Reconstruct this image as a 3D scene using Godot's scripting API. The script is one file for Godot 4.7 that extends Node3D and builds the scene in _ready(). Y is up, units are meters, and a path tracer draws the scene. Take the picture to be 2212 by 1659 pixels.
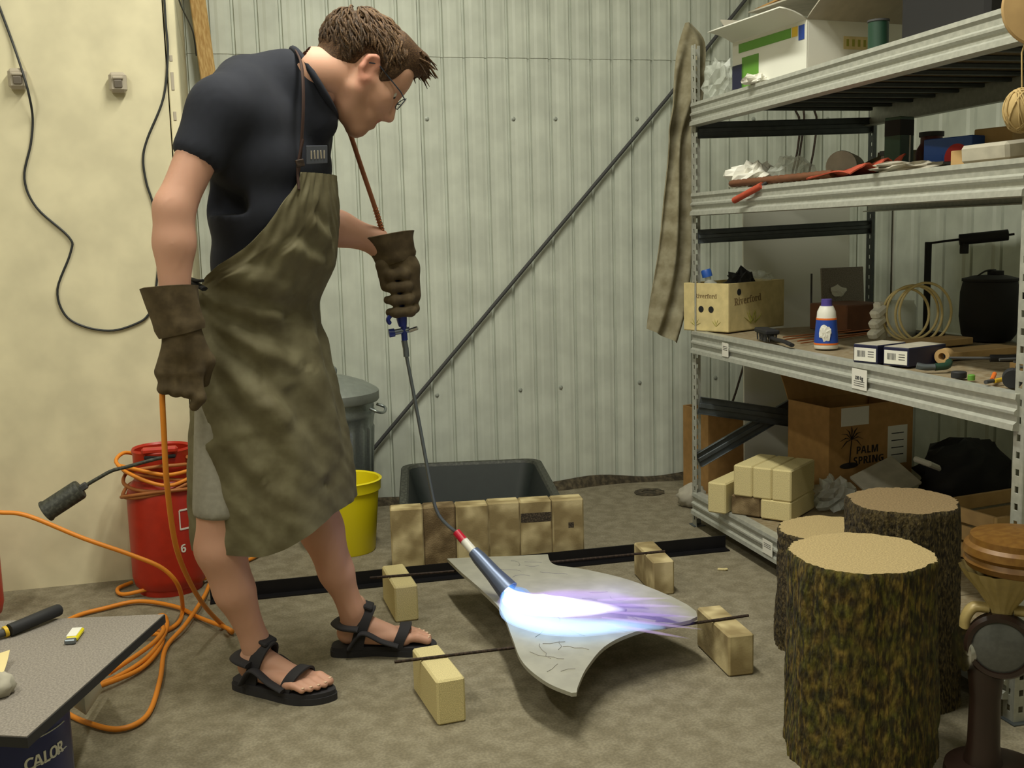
extends Node3D
# A workshop corner: a man in a leather apron heats a curved grey sheet with a gas torch.
# World: x runs right along the back wall, y up, z towards the camera; metres.

var M := {}
var T := {}
var rng := RandomNumberGenerator.new()
const SOUND := Vector3(0, 0, 0)


func _ready() -> void:
	rng.seed = 7
	camera_and_light()
	materials()
	room()
	shelf_unit()
	floor_things()
	shelf_things()
	left_things()
	right_things()
	person()
	torch_and_flame()


func camera_and_light() -> void:
	var cam := Camera3D.new()
	cam.name = "camera"
	cam.fov = 39.40
	cam.near = 0.05
	cam.far = 60.0
	add_child(cam)
	cam.position = Vector3(0, 1.17, 0)
	cam.basis = Basis(Vector3.UP, -0.24445) * Basis(Vector3.RIGHT, -0.13792) * Basis(Vector3.BACK, -0.02673)
	cam.current = true
	var env := Environment.new()
	env.background_mode = Environment.BG_COLOR
	env.background_color = Color(0.02, 0.02, 0.02)
	env.tonemap_mode = Environment.TONE_MAPPER_LINEAR
	env.tonemap_exposure = 1.12
	env.sdfgi_enabled = true
	env.ssao_enabled = true
	env.ssil_enabled = true
	var we := WorldEnvironment.new()
	we.name = "environment"
	we.environment = env
	add_child(we)


# ---------------------------------------------------------------- materials
func noise_tex(sd: int, freq: float, lo: float, hi: float, a: Color, b: Color, oct := 4, size := 512, kind := FastNoiseLite.TYPE_SIMPLEX_SMOOTH) -> NoiseTexture2D:
	var n := FastNoiseLite.new()
	n.seed = sd
	n.noise_type = kind
	n.frequency = freq
	n.fractal_octaves = oct
	var g := Gradient.new()
	g.set_color(0, a)
	g.set_color(1, b)
	g.set_offset(0, lo)
	g.set_offset(1, hi)
	var t := NoiseTexture2D.new()
	t.width = size
	t.height = size
	t.seamless = true
	t.noise = n
	t.color_ramp = g
	return t


func grey(v: float) -> Color:
	return Color(v, v, v)


func mat(key: String, c: Color, rough := 0.7, metal := 0.0, tex := "", scale := Vector3(2, 2, 2), bump := "", bump_cm := 0.0, world := false) -> StandardMaterial3D:
	var m := StandardMaterial3D.new()
	m.resource_name = key
	m.albedo_color = c
	m.roughness = rough
	m.metallic = metal
	if tex:
		m.albedo_texture = T[tex]
		m.uv1_triplanar = true
		m.uv1_world_triplanar = world
		m.uv1_scale = scale
	if bump:
		m.heightmap_enabled = true
		m.heightmap_texture = T[bump]
		m.heightmap_scale = bump_cm
		m.uv1_triplanar = true
		m.uv1_world_triplanar = world
		m.uv1_scale = scale
	M[key] = m
	return m


func vmat(key: String, rough := 0.8, metal := 0.0, tex := "", scale := Vector3(2, 2, 2), bump := "", bump_cm := 0.0) -> StandardMaterial3D:
	var m := mat(key, Color.WHITE, rough, metal, tex, scale, bump, bump_cm)
	m.vertex_color_use_as_albedo = true
	return m


func rgb(r: float, g: float, b: float) -> Color:
	return Color(r / 255.0, g / 255.0, b / 255.0)


func lin(r: float, g: float, b: float) -> Color:
	return rgb(r, g, b).srgb_to_linear()


func materials() -> void:
	T.soft = noise_tex(1, 0.012, 0.2, 0.8, grey(0.93), grey(1.0))
	T.blotch = noise_tex(2, 0.02, 0.35, 0.7, grey(0.6), grey(1.0), 5)
	T.fine = noise_tex(3, 0.12, 0.2, 0.8, grey(0.86), grey(1.0), 3)
	T.grit = noise_tex(4, 0.25, 0.2, 0.8, grey(0.80), grey(1.0), 2)
	T.concrete = noise_tex(5, 0.03, 0.25, 0.75, rgb(222, 217, 206), rgb(255, 252, 246), 6, 1024)
	T.leather = noise_tex(6, 0.010, 0.25, 0.78, rgb(196, 190, 172), rgb(255, 255, 250), 4)
	T.grain = noise_tex(8, 0.03, 0.2, 0.8, rgb(215, 195, 165), rgb(255, 250, 240), 4)
	T.bark = noise_tex(9, 0.030, 0.30, 0.72, rgb(96, 88, 66), rgb(255, 250, 225), 5)
	T.barkbump = noise_tex(10, 0.04, 0.2, 0.8, grey(0.0), grey(1.0), 5)
	T.moss = noise_tex(11, 0.02, 0.35, 0.70, rgb(255, 236, 190), rgb(176, 190, 110), 4)
	T.bump = noise_tex(12, 0.1, 0.1, 0.9, grey(0.0), grey(1.0), 3)
	T.scorch = noise_tex(13, 0.006, 0.3, 0.8, rgb(176, 166, 148), rgb(255, 252, 246), 3)
	T.galv = noise_tex(14, 0.02, 0.2, 0.8, grey(0.92), grey(1.0), 2, 512, FastNoiseLite.TYPE_CELLULAR)
	T.hair = noise_tex(15, 0.03, 0.25, 0.75, rgb(120, 100, 80), rgb(255, 245, 225), 4)
	T.woven = noise_tex(16, 0.2, 0.2, 0.8, grey(0.7), grey(1.0), 1)
	mat("panel", rgb(230, 221, 186), 0.36, 0.0, "soft", Vector3(0.7, 0.7, 0.7))
	mat("jamb", rgb(200, 192, 160), 0.6, 0.0, "soft")
	mat("timber", rgb(205, 175, 120), 0.8, 0.0, "grain", Vector3(6, 1.2, 6))
	mat("cladding", rgb(205, 210, 196), 0.5, 0.0, "soft", Vector3(0.8, 0.8, 0.8))
	mat("screw", rgb(165, 170, 160), 0.5, 0.3)
	mat("dirt", rgb(92, 82, 62), 0.95, 0.0, "blotch", Vector3(3, 3, 3))
	mat("floor", rgb(149, 142, 122), 0.85, 0.0, "concrete", Vector3(0.45, 0.45, 0.45), "bump", 0.03, true)
	M.floor.detail_enabled = true
	M.floor.detail_blend_mode = BaseMaterial3D.BLEND_MODE_MUL
	M.floor.detail_albedo = T.fine
	M.floor.detail_uv_layer = BaseMaterial3D.DETAIL_UV_2
	M.floor.uv2_triplanar = true
	M.floor.uv2_world_triplanar = true
	M.floor.uv2_scale = Vector3(1.7, 1.7, 1.7)
	mat("ceiling", rgb(205, 205, 195), 0.8)
	mat("plain_wall", rgb(205, 202, 182), 0.8)
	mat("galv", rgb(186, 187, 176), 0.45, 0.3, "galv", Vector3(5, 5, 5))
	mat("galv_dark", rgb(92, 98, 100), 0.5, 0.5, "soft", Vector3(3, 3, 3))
	mat("hole", rgb(24, 24, 24), 0.9)
	mat("deck", rgb(150, 142, 122), 0.8, 0.0, "grain", Vector3(2, 2, 5))
	mat("white_label", rgb(226, 224, 212), 0.7)
	mat("ink", rgb(60, 60, 62), 0.8)
	mat("black_steel", rgb(32, 31, 34), 0.45, 0.5, "soft")
	mat("rust_steel", rgb(74, 58, 46), 0.7, 0.4, "blotch", Vector3(9, 9, 9))
	mat("firebrick", rgb(232, 216, 158), 0.92, 0.0, "grit", Vector3(3, 3, 3), "bump", 0.03)
	mat("firebrick_scorched", rgb(206, 192, 148), 0.92, 0.0, "scorch", Vector3(2.2, 2.2, 2.2), "bump", 0.03)
	mat("firebrick_dark", rgb(142, 124, 92), 0.92, 0.0, "scorch", Vector3(3, 3, 3), "bump", 0.08)
	mat("black_plastic", rgb(38, 44, 42), 0.55, 0.0, "soft", Vector3(3, 3, 3))
	mat("black_plastic_rim", rgb(78, 80, 70), 0.6, 0.0, "blotch", Vector3(6, 6, 6))
	mat("yellow", rgb(226, 210, 20), 0.4)
	mat("yellow_dull", rgb(214, 176, 40), 0.5)
	mat("bin", rgb(150, 158, 156), 0.38, 0.75, "galv", Vector3(9, 9, 9))
	mat("bin_lid", rgb(150, 156, 150), 0.5, 0.5, "soft", Vector3(4, 4, 4))
	mat("red_paint", rgb(188, 46, 24), 0.42, 0.0, "soft", Vector3(3, 3, 3))
	mat("blue_paint", rgb(22, 32, 92), 0.4, 0.0, "soft", Vector3(3, 3, 3))
	mat("orange_hose", rgb(226, 138, 36), 0.5)
	mat("old_hose", rgb(170, 104, 52), 0.6)
	mat("brown_hose", rgb(150, 92, 60), 0.5)
	mat("black_cable", rgb(44, 46, 46), 0.5)
	mat("grey_plastic", rgb(178, 168, 150), 0.5)
	mat("grey_plastic_dark", rgb(120, 112, 102), 0.5)
	mat("slab", rgb(150, 142, 132), 0.8, 0.0, "grit", Vector3(1.5, 1.5, 1.5))
	mat("slab_edge", rgb(30, 29, 28), 0.7)
	mat("sheet", rgb(168, 166, 152), 0.55, 0.0, "soft", Vector3(2, 2, 2))
	mat("crack", rgb(142, 140, 134), 0.8)
	mat("cardboard", rgb(178, 136, 80), 0.85, 0.0, "soft", Vector3(3, 3, 3))
	mat("cardboard_pale", rgb(214, 196, 140), 0.85, 0.0, "soft", Vector3(3, 3, 3))
	mat("cardboard_grey", rgb(178, 172, 155), 0.85, 0.0, "soft", Vector3(3, 3, 3))
	mat("print_black", rgb(40, 32, 26), 0.85)
	mat("print_brown", rgb(120, 100, 66), 0.85)
	mat("soot", rgb(92, 80, 62), 0.95, 0.0, "blotch", Vector3(12, 12, 12))
	mat("print_green", rgb(150, 150, 60), 0.85)
	mat("white_card", rgb(222, 222, 210), 0.7)
	mat("white_plastic", rgb(228, 226, 214), 0.4)
	mat("green", rgb(96, 150, 52), 0.6)
	mat("dark_green", rgb(30, 62, 46), 0.5)
	mat("navy", rgb(26, 28, 58), 0.5)
	mat("blue", rgb(40, 86, 170), 0.45)
	mat("label_blue", rgb(34, 70, 160), 0.4)
	mat("orange", rgb(224, 112, 34), 0.5)
	mat("purple", rgb(76, 62, 140), 0.5)
	mat("red", rgb(196, 40, 40), 0.6)
	mat("brick_red_cloth", rgb(184, 78, 52), 0.9, 0.0, "soft", Vector3(8, 8, 8))
	mat("dark_red", rgb(90, 30, 28), 0.5)
	mat("brown", rgb(112, 70, 44), 0.7, 0.0, "soft")
	mat("tan", rgb(190, 156, 104), 0.8, 0.0, "soft")
	mat("matt_black", rgb(22, 21, 22), 0.75)
	mat("dark_grey", rgb(66, 66, 66), 0.7)
	mat("rubber", rgb(38, 38, 40), 0.7, 0.0, "fine", Vector3(20, 20, 20))
	mat("chrome", rgb(200, 202, 205), 0.2, 1.0)
	mat("copper", rgb(176, 108, 66), 0.4, 0.7)
	mat("twine", rgb(186, 160, 108), 0.9)
	mat("grey_cloth", rgb(150, 144, 122), 0.95, 0.0, "leather", Vector3(3, 3, 3))
	mat("paper", rgb(224, 206, 150), 0.8)
	mat("wood_cut", rgb(186, 164, 116), 0.9, 0.0, "fine", Vector3(3, 3, 3), "bump", 0.1)
	mat("wood_cut_old", rgb(140, 118, 82), 0.9, 0.0, "fine", Vector3(2.5, 2.5, 2.5), "bump", 0.15)
	mat("ring", rgb(180, 150, 98), 0.85)
	var bk := mat("bark", rgb(128, 118, 74), 0.95, 0.0, "bark", Vector3(5, 1.5, 5), "barkbump", 0.35)
	bk.detail_enabled = true
	bk.detail_blend_mode = BaseMaterial3D.BLEND_MODE_MUL
	bk.detail_albedo = T.moss
	bk.detail_uv_layer = BaseMaterial3D.DETAIL_UV_2
	bk.uv2_triplanar = true
	bk.uv2_scale = Vector3(3, 1.6, 3)
	mat("bark_dark", rgb(100, 88, 58), 0.95, 0.0, "bark", Vector3(9, 3, 9), "barkbump", 0.35)
	mat("amber", rgb(124, 90, 34), 0.4, 0.1, "grain", Vector3(3, 3, 3))
	mat("gold_carving", rgb(172, 152, 98), 0.4, 0.1, "soft", Vector3(9, 9, 9))
	mat("dark_wood", rgb(44, 30, 24), 0.35, 0.0, "soft")
	mat("glass_disc", rgb(96, 98, 96), 0.12, 0.35, "soft", Vector3(12, 12, 12))
	vmat("skin", 0.62)
	M.skin.subsurf_scatter_enabled = true
	M.skin.subsurf_scatter_strength = 0.08
	vmat("hair", 0.75, 0.0, "hair", Vector3(9, 16, 16))
	mat("shirt", rgb(32, 35, 46), 0.92, 0.0, "soft", Vector3(5, 5, 5))
	mat("apron", rgb(116, 110, 84), 0.78, 0.0, "leather", Vector3(2.2, 2.2, 2.2))
	mat("glove", rgb(92, 78, 54), 0.85, 0.0, "leather", Vector3(5, 5, 5))
	mat("shorts", rgb(150, 146, 132), 0.95, 0.0, "soft", Vector3(9, 9, 9))
	mat("strap_leather", rgb(64, 42, 34), 0.8)
	mat("sandal", rgb(52, 50, 54), 0.85, 0.0, "woven", Vector3(14, 14, 14))
	mat("sole", rgb(42, 40, 42), 0.85)
	mat("badge", rgb(78, 82, 92), 0.6)
	mat("nail", rgb(224, 190, 160), 0.4)
	mat("spectacle_frame", rgb(70, 80, 96), 0.35, 0.4)
	mat("torch_blue", rgb(28, 48, 130), 0.4)
	mat("torch_steel", rgb(120, 128, 134), 0.4, 0.7)
	mat("burner", rgb(104, 116, 140), 0.4, 0.6)
	mat("torch_red", rgb(190, 20, 50), 0.4)
	var bagm := mat("clear_plastic", Color(0.86, 0.88, 0.84, 0.34), 0.3)
	bagm.transparency = BaseMaterial3D.TRANSPARENCY_ALPHA
	var lens := mat("lens", Color(0.9, 0.95, 0.97, 0.06), 0.05)
	lens.transparency = BaseMaterial3D.TRANSPARENCY_ALPHA
	var tube := mat("lamp_glow", rgb(255, 250, 225), 0.5)
	tube.emission_enabled = true
	tube.emission = rgb(255, 247, 214)
	tube.emission_energy_multiplier = 3.0


# ---------------------------------------------------------------- shapes
func new_st() -> SurfaceTool:
	var st := SurfaceTool.new()
	st.begin(Mesh.PRIMITIVE_TRIANGLES)
	return st


func tri(st: SurfaceTool, a: Vector3, b: Vector3, c: Vector3) -> void:   # a, b, c counter-clockwise as seen from outside
	st.add_vertex(a)
	st.add_vertex(c)
	st.add_vertex(b)


func quad(st: SurfaceTool, a: Vector3, b: Vector3, c: Vector3, d: Vector3) -> void:
	tri(st, a, b, c)
	tri(st, a, c, d)


func tri_away(st: SurfaceTool, a: Vector3, b: Vector3, c: Vector3, mid: Vector3) -> void:
	if (b - a).cross(c - a).dot((a + b + c) / 3.0 - mid) > 0:
		tri(st, a, b, c)
	else:
		tri(st, a, c, b)


func at(x: float, y: float, z: float, turn := 0.0) -> Transform3D:
	return Transform3D(Basis(Vector3.UP, turn), Vector3(x, y, z))


func euler(x: float, y: float, z: float, e: Vector3) -> Transform3D:
	return Transform3D(Basis.from_euler(e), Vector3(x, y, z))


# a chamfered block centred on xf
func bx(st: SurfaceTool, size: Vector3, xf := Transform3D(), bev := 0.002) -> void:
	st.set_smooth_group(-1)
	var h := size / 2.0
	bev = minf(bev, minf(h.x, minf(h.y, h.z)) * 0.6)
	var mid := xf.origin
	var P := {}
	for sx in [-1, 1]:
		for sy in [-1, 1]:
			for sz in [-1, 1]:
				var k := Vector3i(sx, sy, sz)
				P[k] = [xf * Vector3(sx * h.x, sy * (h.y - bev), sz * (h.z - bev)), xf * Vector3(sx * (h.x - bev), sy * h.y, sz * (h.z - bev)), xf * Vector3(sx * (h.x - bev), sy * (h.y - bev), sz * h.z)]
				tri_away(st, P[k][0], P[k][1], P[k][2], mid)
	for ax in 3:
		var u := (ax + 1) % 3
		var v := (ax + 2) % 3
		for s in [-1, 1]:
			var q := []
			for uv in [[-1, -1], [1, -1], [1, 1], [-1, 1]]:
				var k := Vector3i()
				k[ax] = s
				k[u] = uv[0]
				k[v] = uv[1]
				q.append(P[k][ax])
			tri_away(st, q[0], q[1], q[2], mid)
			tri_away(st, q[0], q[2], q[3], mid)
			for s2 in [-1, 1]:
				var k1 := Vector3i()
				k1[u] = s
				k1[v] = s2
				k1[ax] = -1
				var k2 := k1
				k2[ax] = 1
				tri_away(st, P[k1][u], P[k2][u], P[k2][v], mid)
				tri_away(st, P[k1][u], P[k2][v], P[k1][v], mid)


func ring_frames(pts: PackedVector3Array) -> Array:
	var out := []
	var n := pts.size()
	var t0 := (pts[1] - pts[0]).normalized()
	var u := t0.cross(Vector3.UP)
	if u.length() < 0.1:
		u = t0.cross(Vector3.RIGHT)
	u = u.normalized()
	for i in n:
		var t := (pts[mini(i + 1, n - 1)] - pts[maxi(i - 1, 0)]).normalized()
		u = (u - t * u.dot(t)).normalized()
		out.append([u, t.cross(u)])
	return out


# a tube along points; radius is a number or one number per point
func tube(st: SurfaceTool, pts: PackedVector3Array, radius, sides := 8, flat := 1.0) -> void:
	st.set_smooth_group(1)
	var fr := ring_frames(pts)
	var rows := []
	for i in pts.size():
		var r: float = radius if radius is float or radius is int else radius[i]
		var row := PackedVector3Array()
		for k in sides:
			var a := TAU * k / sides
			row.append(pts[i] + (fr[i][0] * cos(a) + fr[i][1] * sin(a) * flat) * r)
		rows.append(row)
	for i in pts.size() - 1:
		for k in sides:
			var k2 := (k + 1) % sides
			quad(st, rows[i][k], rows[i][k2], rows[i + 1][k2], rows[i + 1][k])
	st.set_smooth_group(-1)
	for e in [0, pts.size() - 1]:
		for k in sides:
			var k2 := (k + 1) % sides
			if e == 0:
				tri(st, pts[e], rows[e][k2], rows[e][k])
			else:
				tri(st, pts[e], rows[e][k], rows[e][k2])


func smooth(pts: Array, per := 8, closed := false) -> PackedVector3Array:
	var out := PackedVector3Array()
	var n := pts.size()
	for i in (n if closed else n - 1):
		var p0: Vector3 = pts[(i - 1 + n) % n] if closed else pts[maxi(i - 1, 0)]
		var p1: Vector3 = pts[i]
		var p2: Vector3 = pts[(i + 1) % n]
		var p3: Vector3 = pts[(i + 2) % n] if closed else pts[mini(i + 2, n - 1)]
		for k in per:
			out.append(p1.cubic_interpolate(p2, p0, p3, float(k) / per))
	out.append(pts[0] if closed else pts[n - 1])
	return out


# profile of (radius, height) from bottom to top, turned round y
func lathe(st: SurfaceTool, prof: Array, segs := 28, xf := Transform3D(), squash := 1.0, wob := 0.0) -> void:
	var grp := 2
	for i in prof.size() - 1:
		var p: Vector2 = prof[i]
		var q: Vector2 = prof[i + 1]
		if i > 0:
			var o: Vector2 = prof[i - 1]
			if absf((p - o).angle_to(q - p)) > 0.6:
				grp += 1
		st.set_smooth_group(grp)
		for k in segs:
			var a := TAU * k / segs
			var b := TAU * (k + 1) / segs
			var wa := 1.0 + wob * (sin(a * 3.0 + 1.0) + 0.6 * sin(a * 5.0 + 2.0))
			var wb := 1.0 + wob * (sin(b * 3.0 + 1.0) + 0.6 * sin(b * 5.0 + 2.0))
			var pa := xf * Vector3(cos(a) * p.x * wa, p.y, sin(a) * p.x * squash * wa)
			var pb := xf * Vector3(cos(b) * p.x * wb, p.y, sin(b) * p.x * squash * wb)
			var qa := xf * Vector3(cos(a) * q.x * wa, q.y, sin(a) * q.x * squash * wa)
			var qb := xf * Vector3(cos(b) * q.x * wb, q.y, sin(b) * q.x * squash * wb)
			if p.x > 0.0001:
				tri(st, pa, qa, pb) if q.x <= 0.0001 else quad(st, pa, qa, qb, pb)
			elif q.x > 0.0001:
				tri(st, pa, qa, qb)


# outline in the xy plane, extruded along z by depth (centred)
func extrude(st: SurfaceTool, poly: PackedVector2Array, depth: float, xf := Transform3D()) -> void:
	st.set_smooth_group(-1)
	if Geometry2D.is_polygon_clockwise(poly):
		poly = poly.duplicate()
		poly.reverse()
	# from here counter-clockwise in Godot's 2D sense (y down) is clockwise with y up
	var area := 0.0
	for i in poly.size():
		area += poly[i].cross(poly[(i + 1) % poly.size()])
	if area < 0:
		poly.reverse()
	var idx := Geometry2D.triangulate_polygon(poly)
	var h := depth / 2.0
	for i in range(0, idx.size(), 3):
		var a := poly[idx[i]]
		var b := poly[idx[i + 1]]
		var c := poly[idx[i + 2]]
		if (b - a).cross(c - a) < 0:
			var s := b
			b = c
			c = s
		tri(st, xf * Vector3(a.x, a.y, h), xf * Vector3(b.x, b.y, h), xf * Vector3(c.x, c.y, h))
		tri(st, xf * Vector3(a.x, a.y, -h), xf * Vector3(c.x, c.y, -h), xf * Vector3(b.x, b.y, -h))
	for i in poly.size():
		var a := poly[i]
		var b := poly[(i + 1) % poly.size()]
		quad(st, xf * Vector3(a.x, a.y, -h), xf * Vector3(b.x, b.y, -h), xf * Vector3(b.x, b.y, h), xf * Vector3(a.x, a.y, h))


# a sheet of rows of points with thickness; normals point to the side where rows x columns turn
func cloth(st: SurfaceTool, rows: Array, thick: float) -> void:
	var nr := rows.size()
	var nc: int = rows[0].size()
	var back := []
	for i in nr:
		var br := PackedVector3Array()
		for j in nc:
			var du: Vector3 = rows[i][mini(j + 1, nc - 1)] - rows[i][maxi(j - 1, 0)]
			var dv: Vector3 = rows[mini(i + 1, nr - 1)][j] - rows[maxi(i - 1, 0)][j]
			br.append(rows[i][j] - du.cross(dv).normalized() * thick)
		back.append(br)
	for i in nr - 1:
		for j in nc - 1:
			st.set_smooth_group(1)
			quad(st, rows[i][j], rows[i][j + 1], rows[i + 1][j + 1], rows[i + 1][j])
			st.set_smooth_group(2)
			quad(st, back[i][j], back[i + 1][j], back[i + 1][j + 1], back[i][j + 1])
	st.set_smooth_group(3)
	for i in nr - 1:
		quad(st, rows[i][0], rows[i + 1][0], back[i + 1][0], back[i][0])
		quad(st, rows[i][nc - 1], back[i][nc - 1], back[i + 1][nc - 1], rows[i + 1][nc - 1])
	for j in nc - 1:
		quad(st, rows[0][j], back[0][j], back[0][j + 1], rows[0][j + 1])
		quad(st, rows[nr - 1][j], rows[nr - 1][j + 1], back[nr - 1][j + 1], back[nr - 1][j])


func ball(st: SurfaceTool, c: Vector3, r: Vector3, segs := 14, b := Basis()) -> void:
	var prof := []
	var n := segs / 2
	for i in n + 1:
		var a := -PI / 2 + PI * i / n
		prof.append(Vector2(maxf(cos(a), 0.0), sin(a)))
	lathe_smooth(st, prof, segs, Transform3D(b * Basis.from_scale(r), c))


func lathe_smooth(st: SurfaceTool, prof: Array, segs: int, xf: Transform3D) -> void:
	st.set_smooth_group(1)
	for i in prof.size() - 1:
		var p: Vector2 = prof[i]
		var q: Vector2 = prof[i + 1]
		for k in segs:
			var a := TAU * k / segs
			var b := TAU * (k + 1) / segs
			var pa := xf * Vector3(cos(a) * p.x, p.y, sin(a) * p.x)
			var pb := xf * Vector3(cos(b) * p.x, p.y, sin(b) * p.x)
			var qa := xf * Vector3(cos(a) * q.x, q.y, sin(a) * q.x)
			var qb := xf * Vector3(cos(b) * q.x, q.y, sin(b) * q.x)
			if p.x > 0.001:
				tri(st, pa, qa, pb) if q.x <= 0.001 else quad(st, pa, qa, qb, pb)
			elif q.x > 0.001:
				tri(st, pa, qa, qb)


func done(st: SurfaceTool) -> ArrayMesh:
	st.generate_normals()
	return st.commit()


# ---------------------------------------------------------------- things and parts
func thing(called: String, label: String, category: String, where := Vector3.ZERO, turn := 0.0, group := "") -> Node3D:
	var o := Node3D.new()
	o.name = called
	add_child(o, true)
	o.position = where
	o.rotation.y = turn
	tag(o, label, category, group)
	return o


func tag(o: Node3D, label: String, category := "", group := "", kind := "") -> Node3D:
	if label:
		o.set_meta("label", label)
	if category:
		o.set_meta("category", category)
	if group:
		o.set_meta("group", group)
	if kind:
		o.set_meta("kind", kind)
	return o


func put(called: String, st, material: String, parent: Node3D = null) -> MeshInstance3D:
	var o := MeshInstance3D.new()
	o.name = called
	o.mesh = done(st) if st is SurfaceTool else st
	o.material_override = M[material]
	(parent if parent else self).add_child(o, true)
	return o


func block(called: String, size: Vector3, xf: Transform3D, material: String, parent: Node3D = null, bev := 0.002) -> MeshInstance3D:
	var st := new_st()
	bx(st, size, Transform3D(), bev)
	var o := put(called, st, material, parent)
	o.transform = xf
	return o


func rod(called: String, pts: Array, r: float, material: String, parent: Node3D = null, sides := 8) -> MeshInstance3D:
	var st := new_st()
	tube(st, PackedVector3Array(pts), r, sides)
	return put(called, st, material, parent)


func turned(called: String, prof: Array, xf: Transform3D, material: String, parent: Node3D = null, segs := 24) -> MeshInstance3D:
	var st := new_st()
	lathe(st, prof, segs)
	var o := put(called, st, material, parent)
	o.transform = xf
	return o


func words(called: String, text: String, height: float, xf: Transform3D, material: String, parent: Node3D, font := "Droid Sans", bold := 400) -> MeshInstance3D:
	var tm := TextMesh.new()
	var f := SystemFont.new()
	f.font_names = PackedStringArray([font])
	f.font_weight = bold
	tm.font = f
	tm.text = text
	tm.font_size = 32
	tm.pixel_size = height / 24.0
	tm.depth = 0.0012
	tm.curve_step = 2.0
	var o := MeshInstance3D.new()
	o.name = called
	o.mesh = tm
	o.material_override = M[material]
	parent.add_child(o, true)
	o.transform = xf
	return o


# ---------------------------------------------------------------- the room
func structure(called: String, size: Vector3, c: Vector3, material: String, label: String, category := "wall") -> MeshInstance3D:
	var o := block(called, size, Transform3D(Basis(), c), material, null, 0.0)
	tag(o, label, category, "", "structure")
	return o


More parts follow.
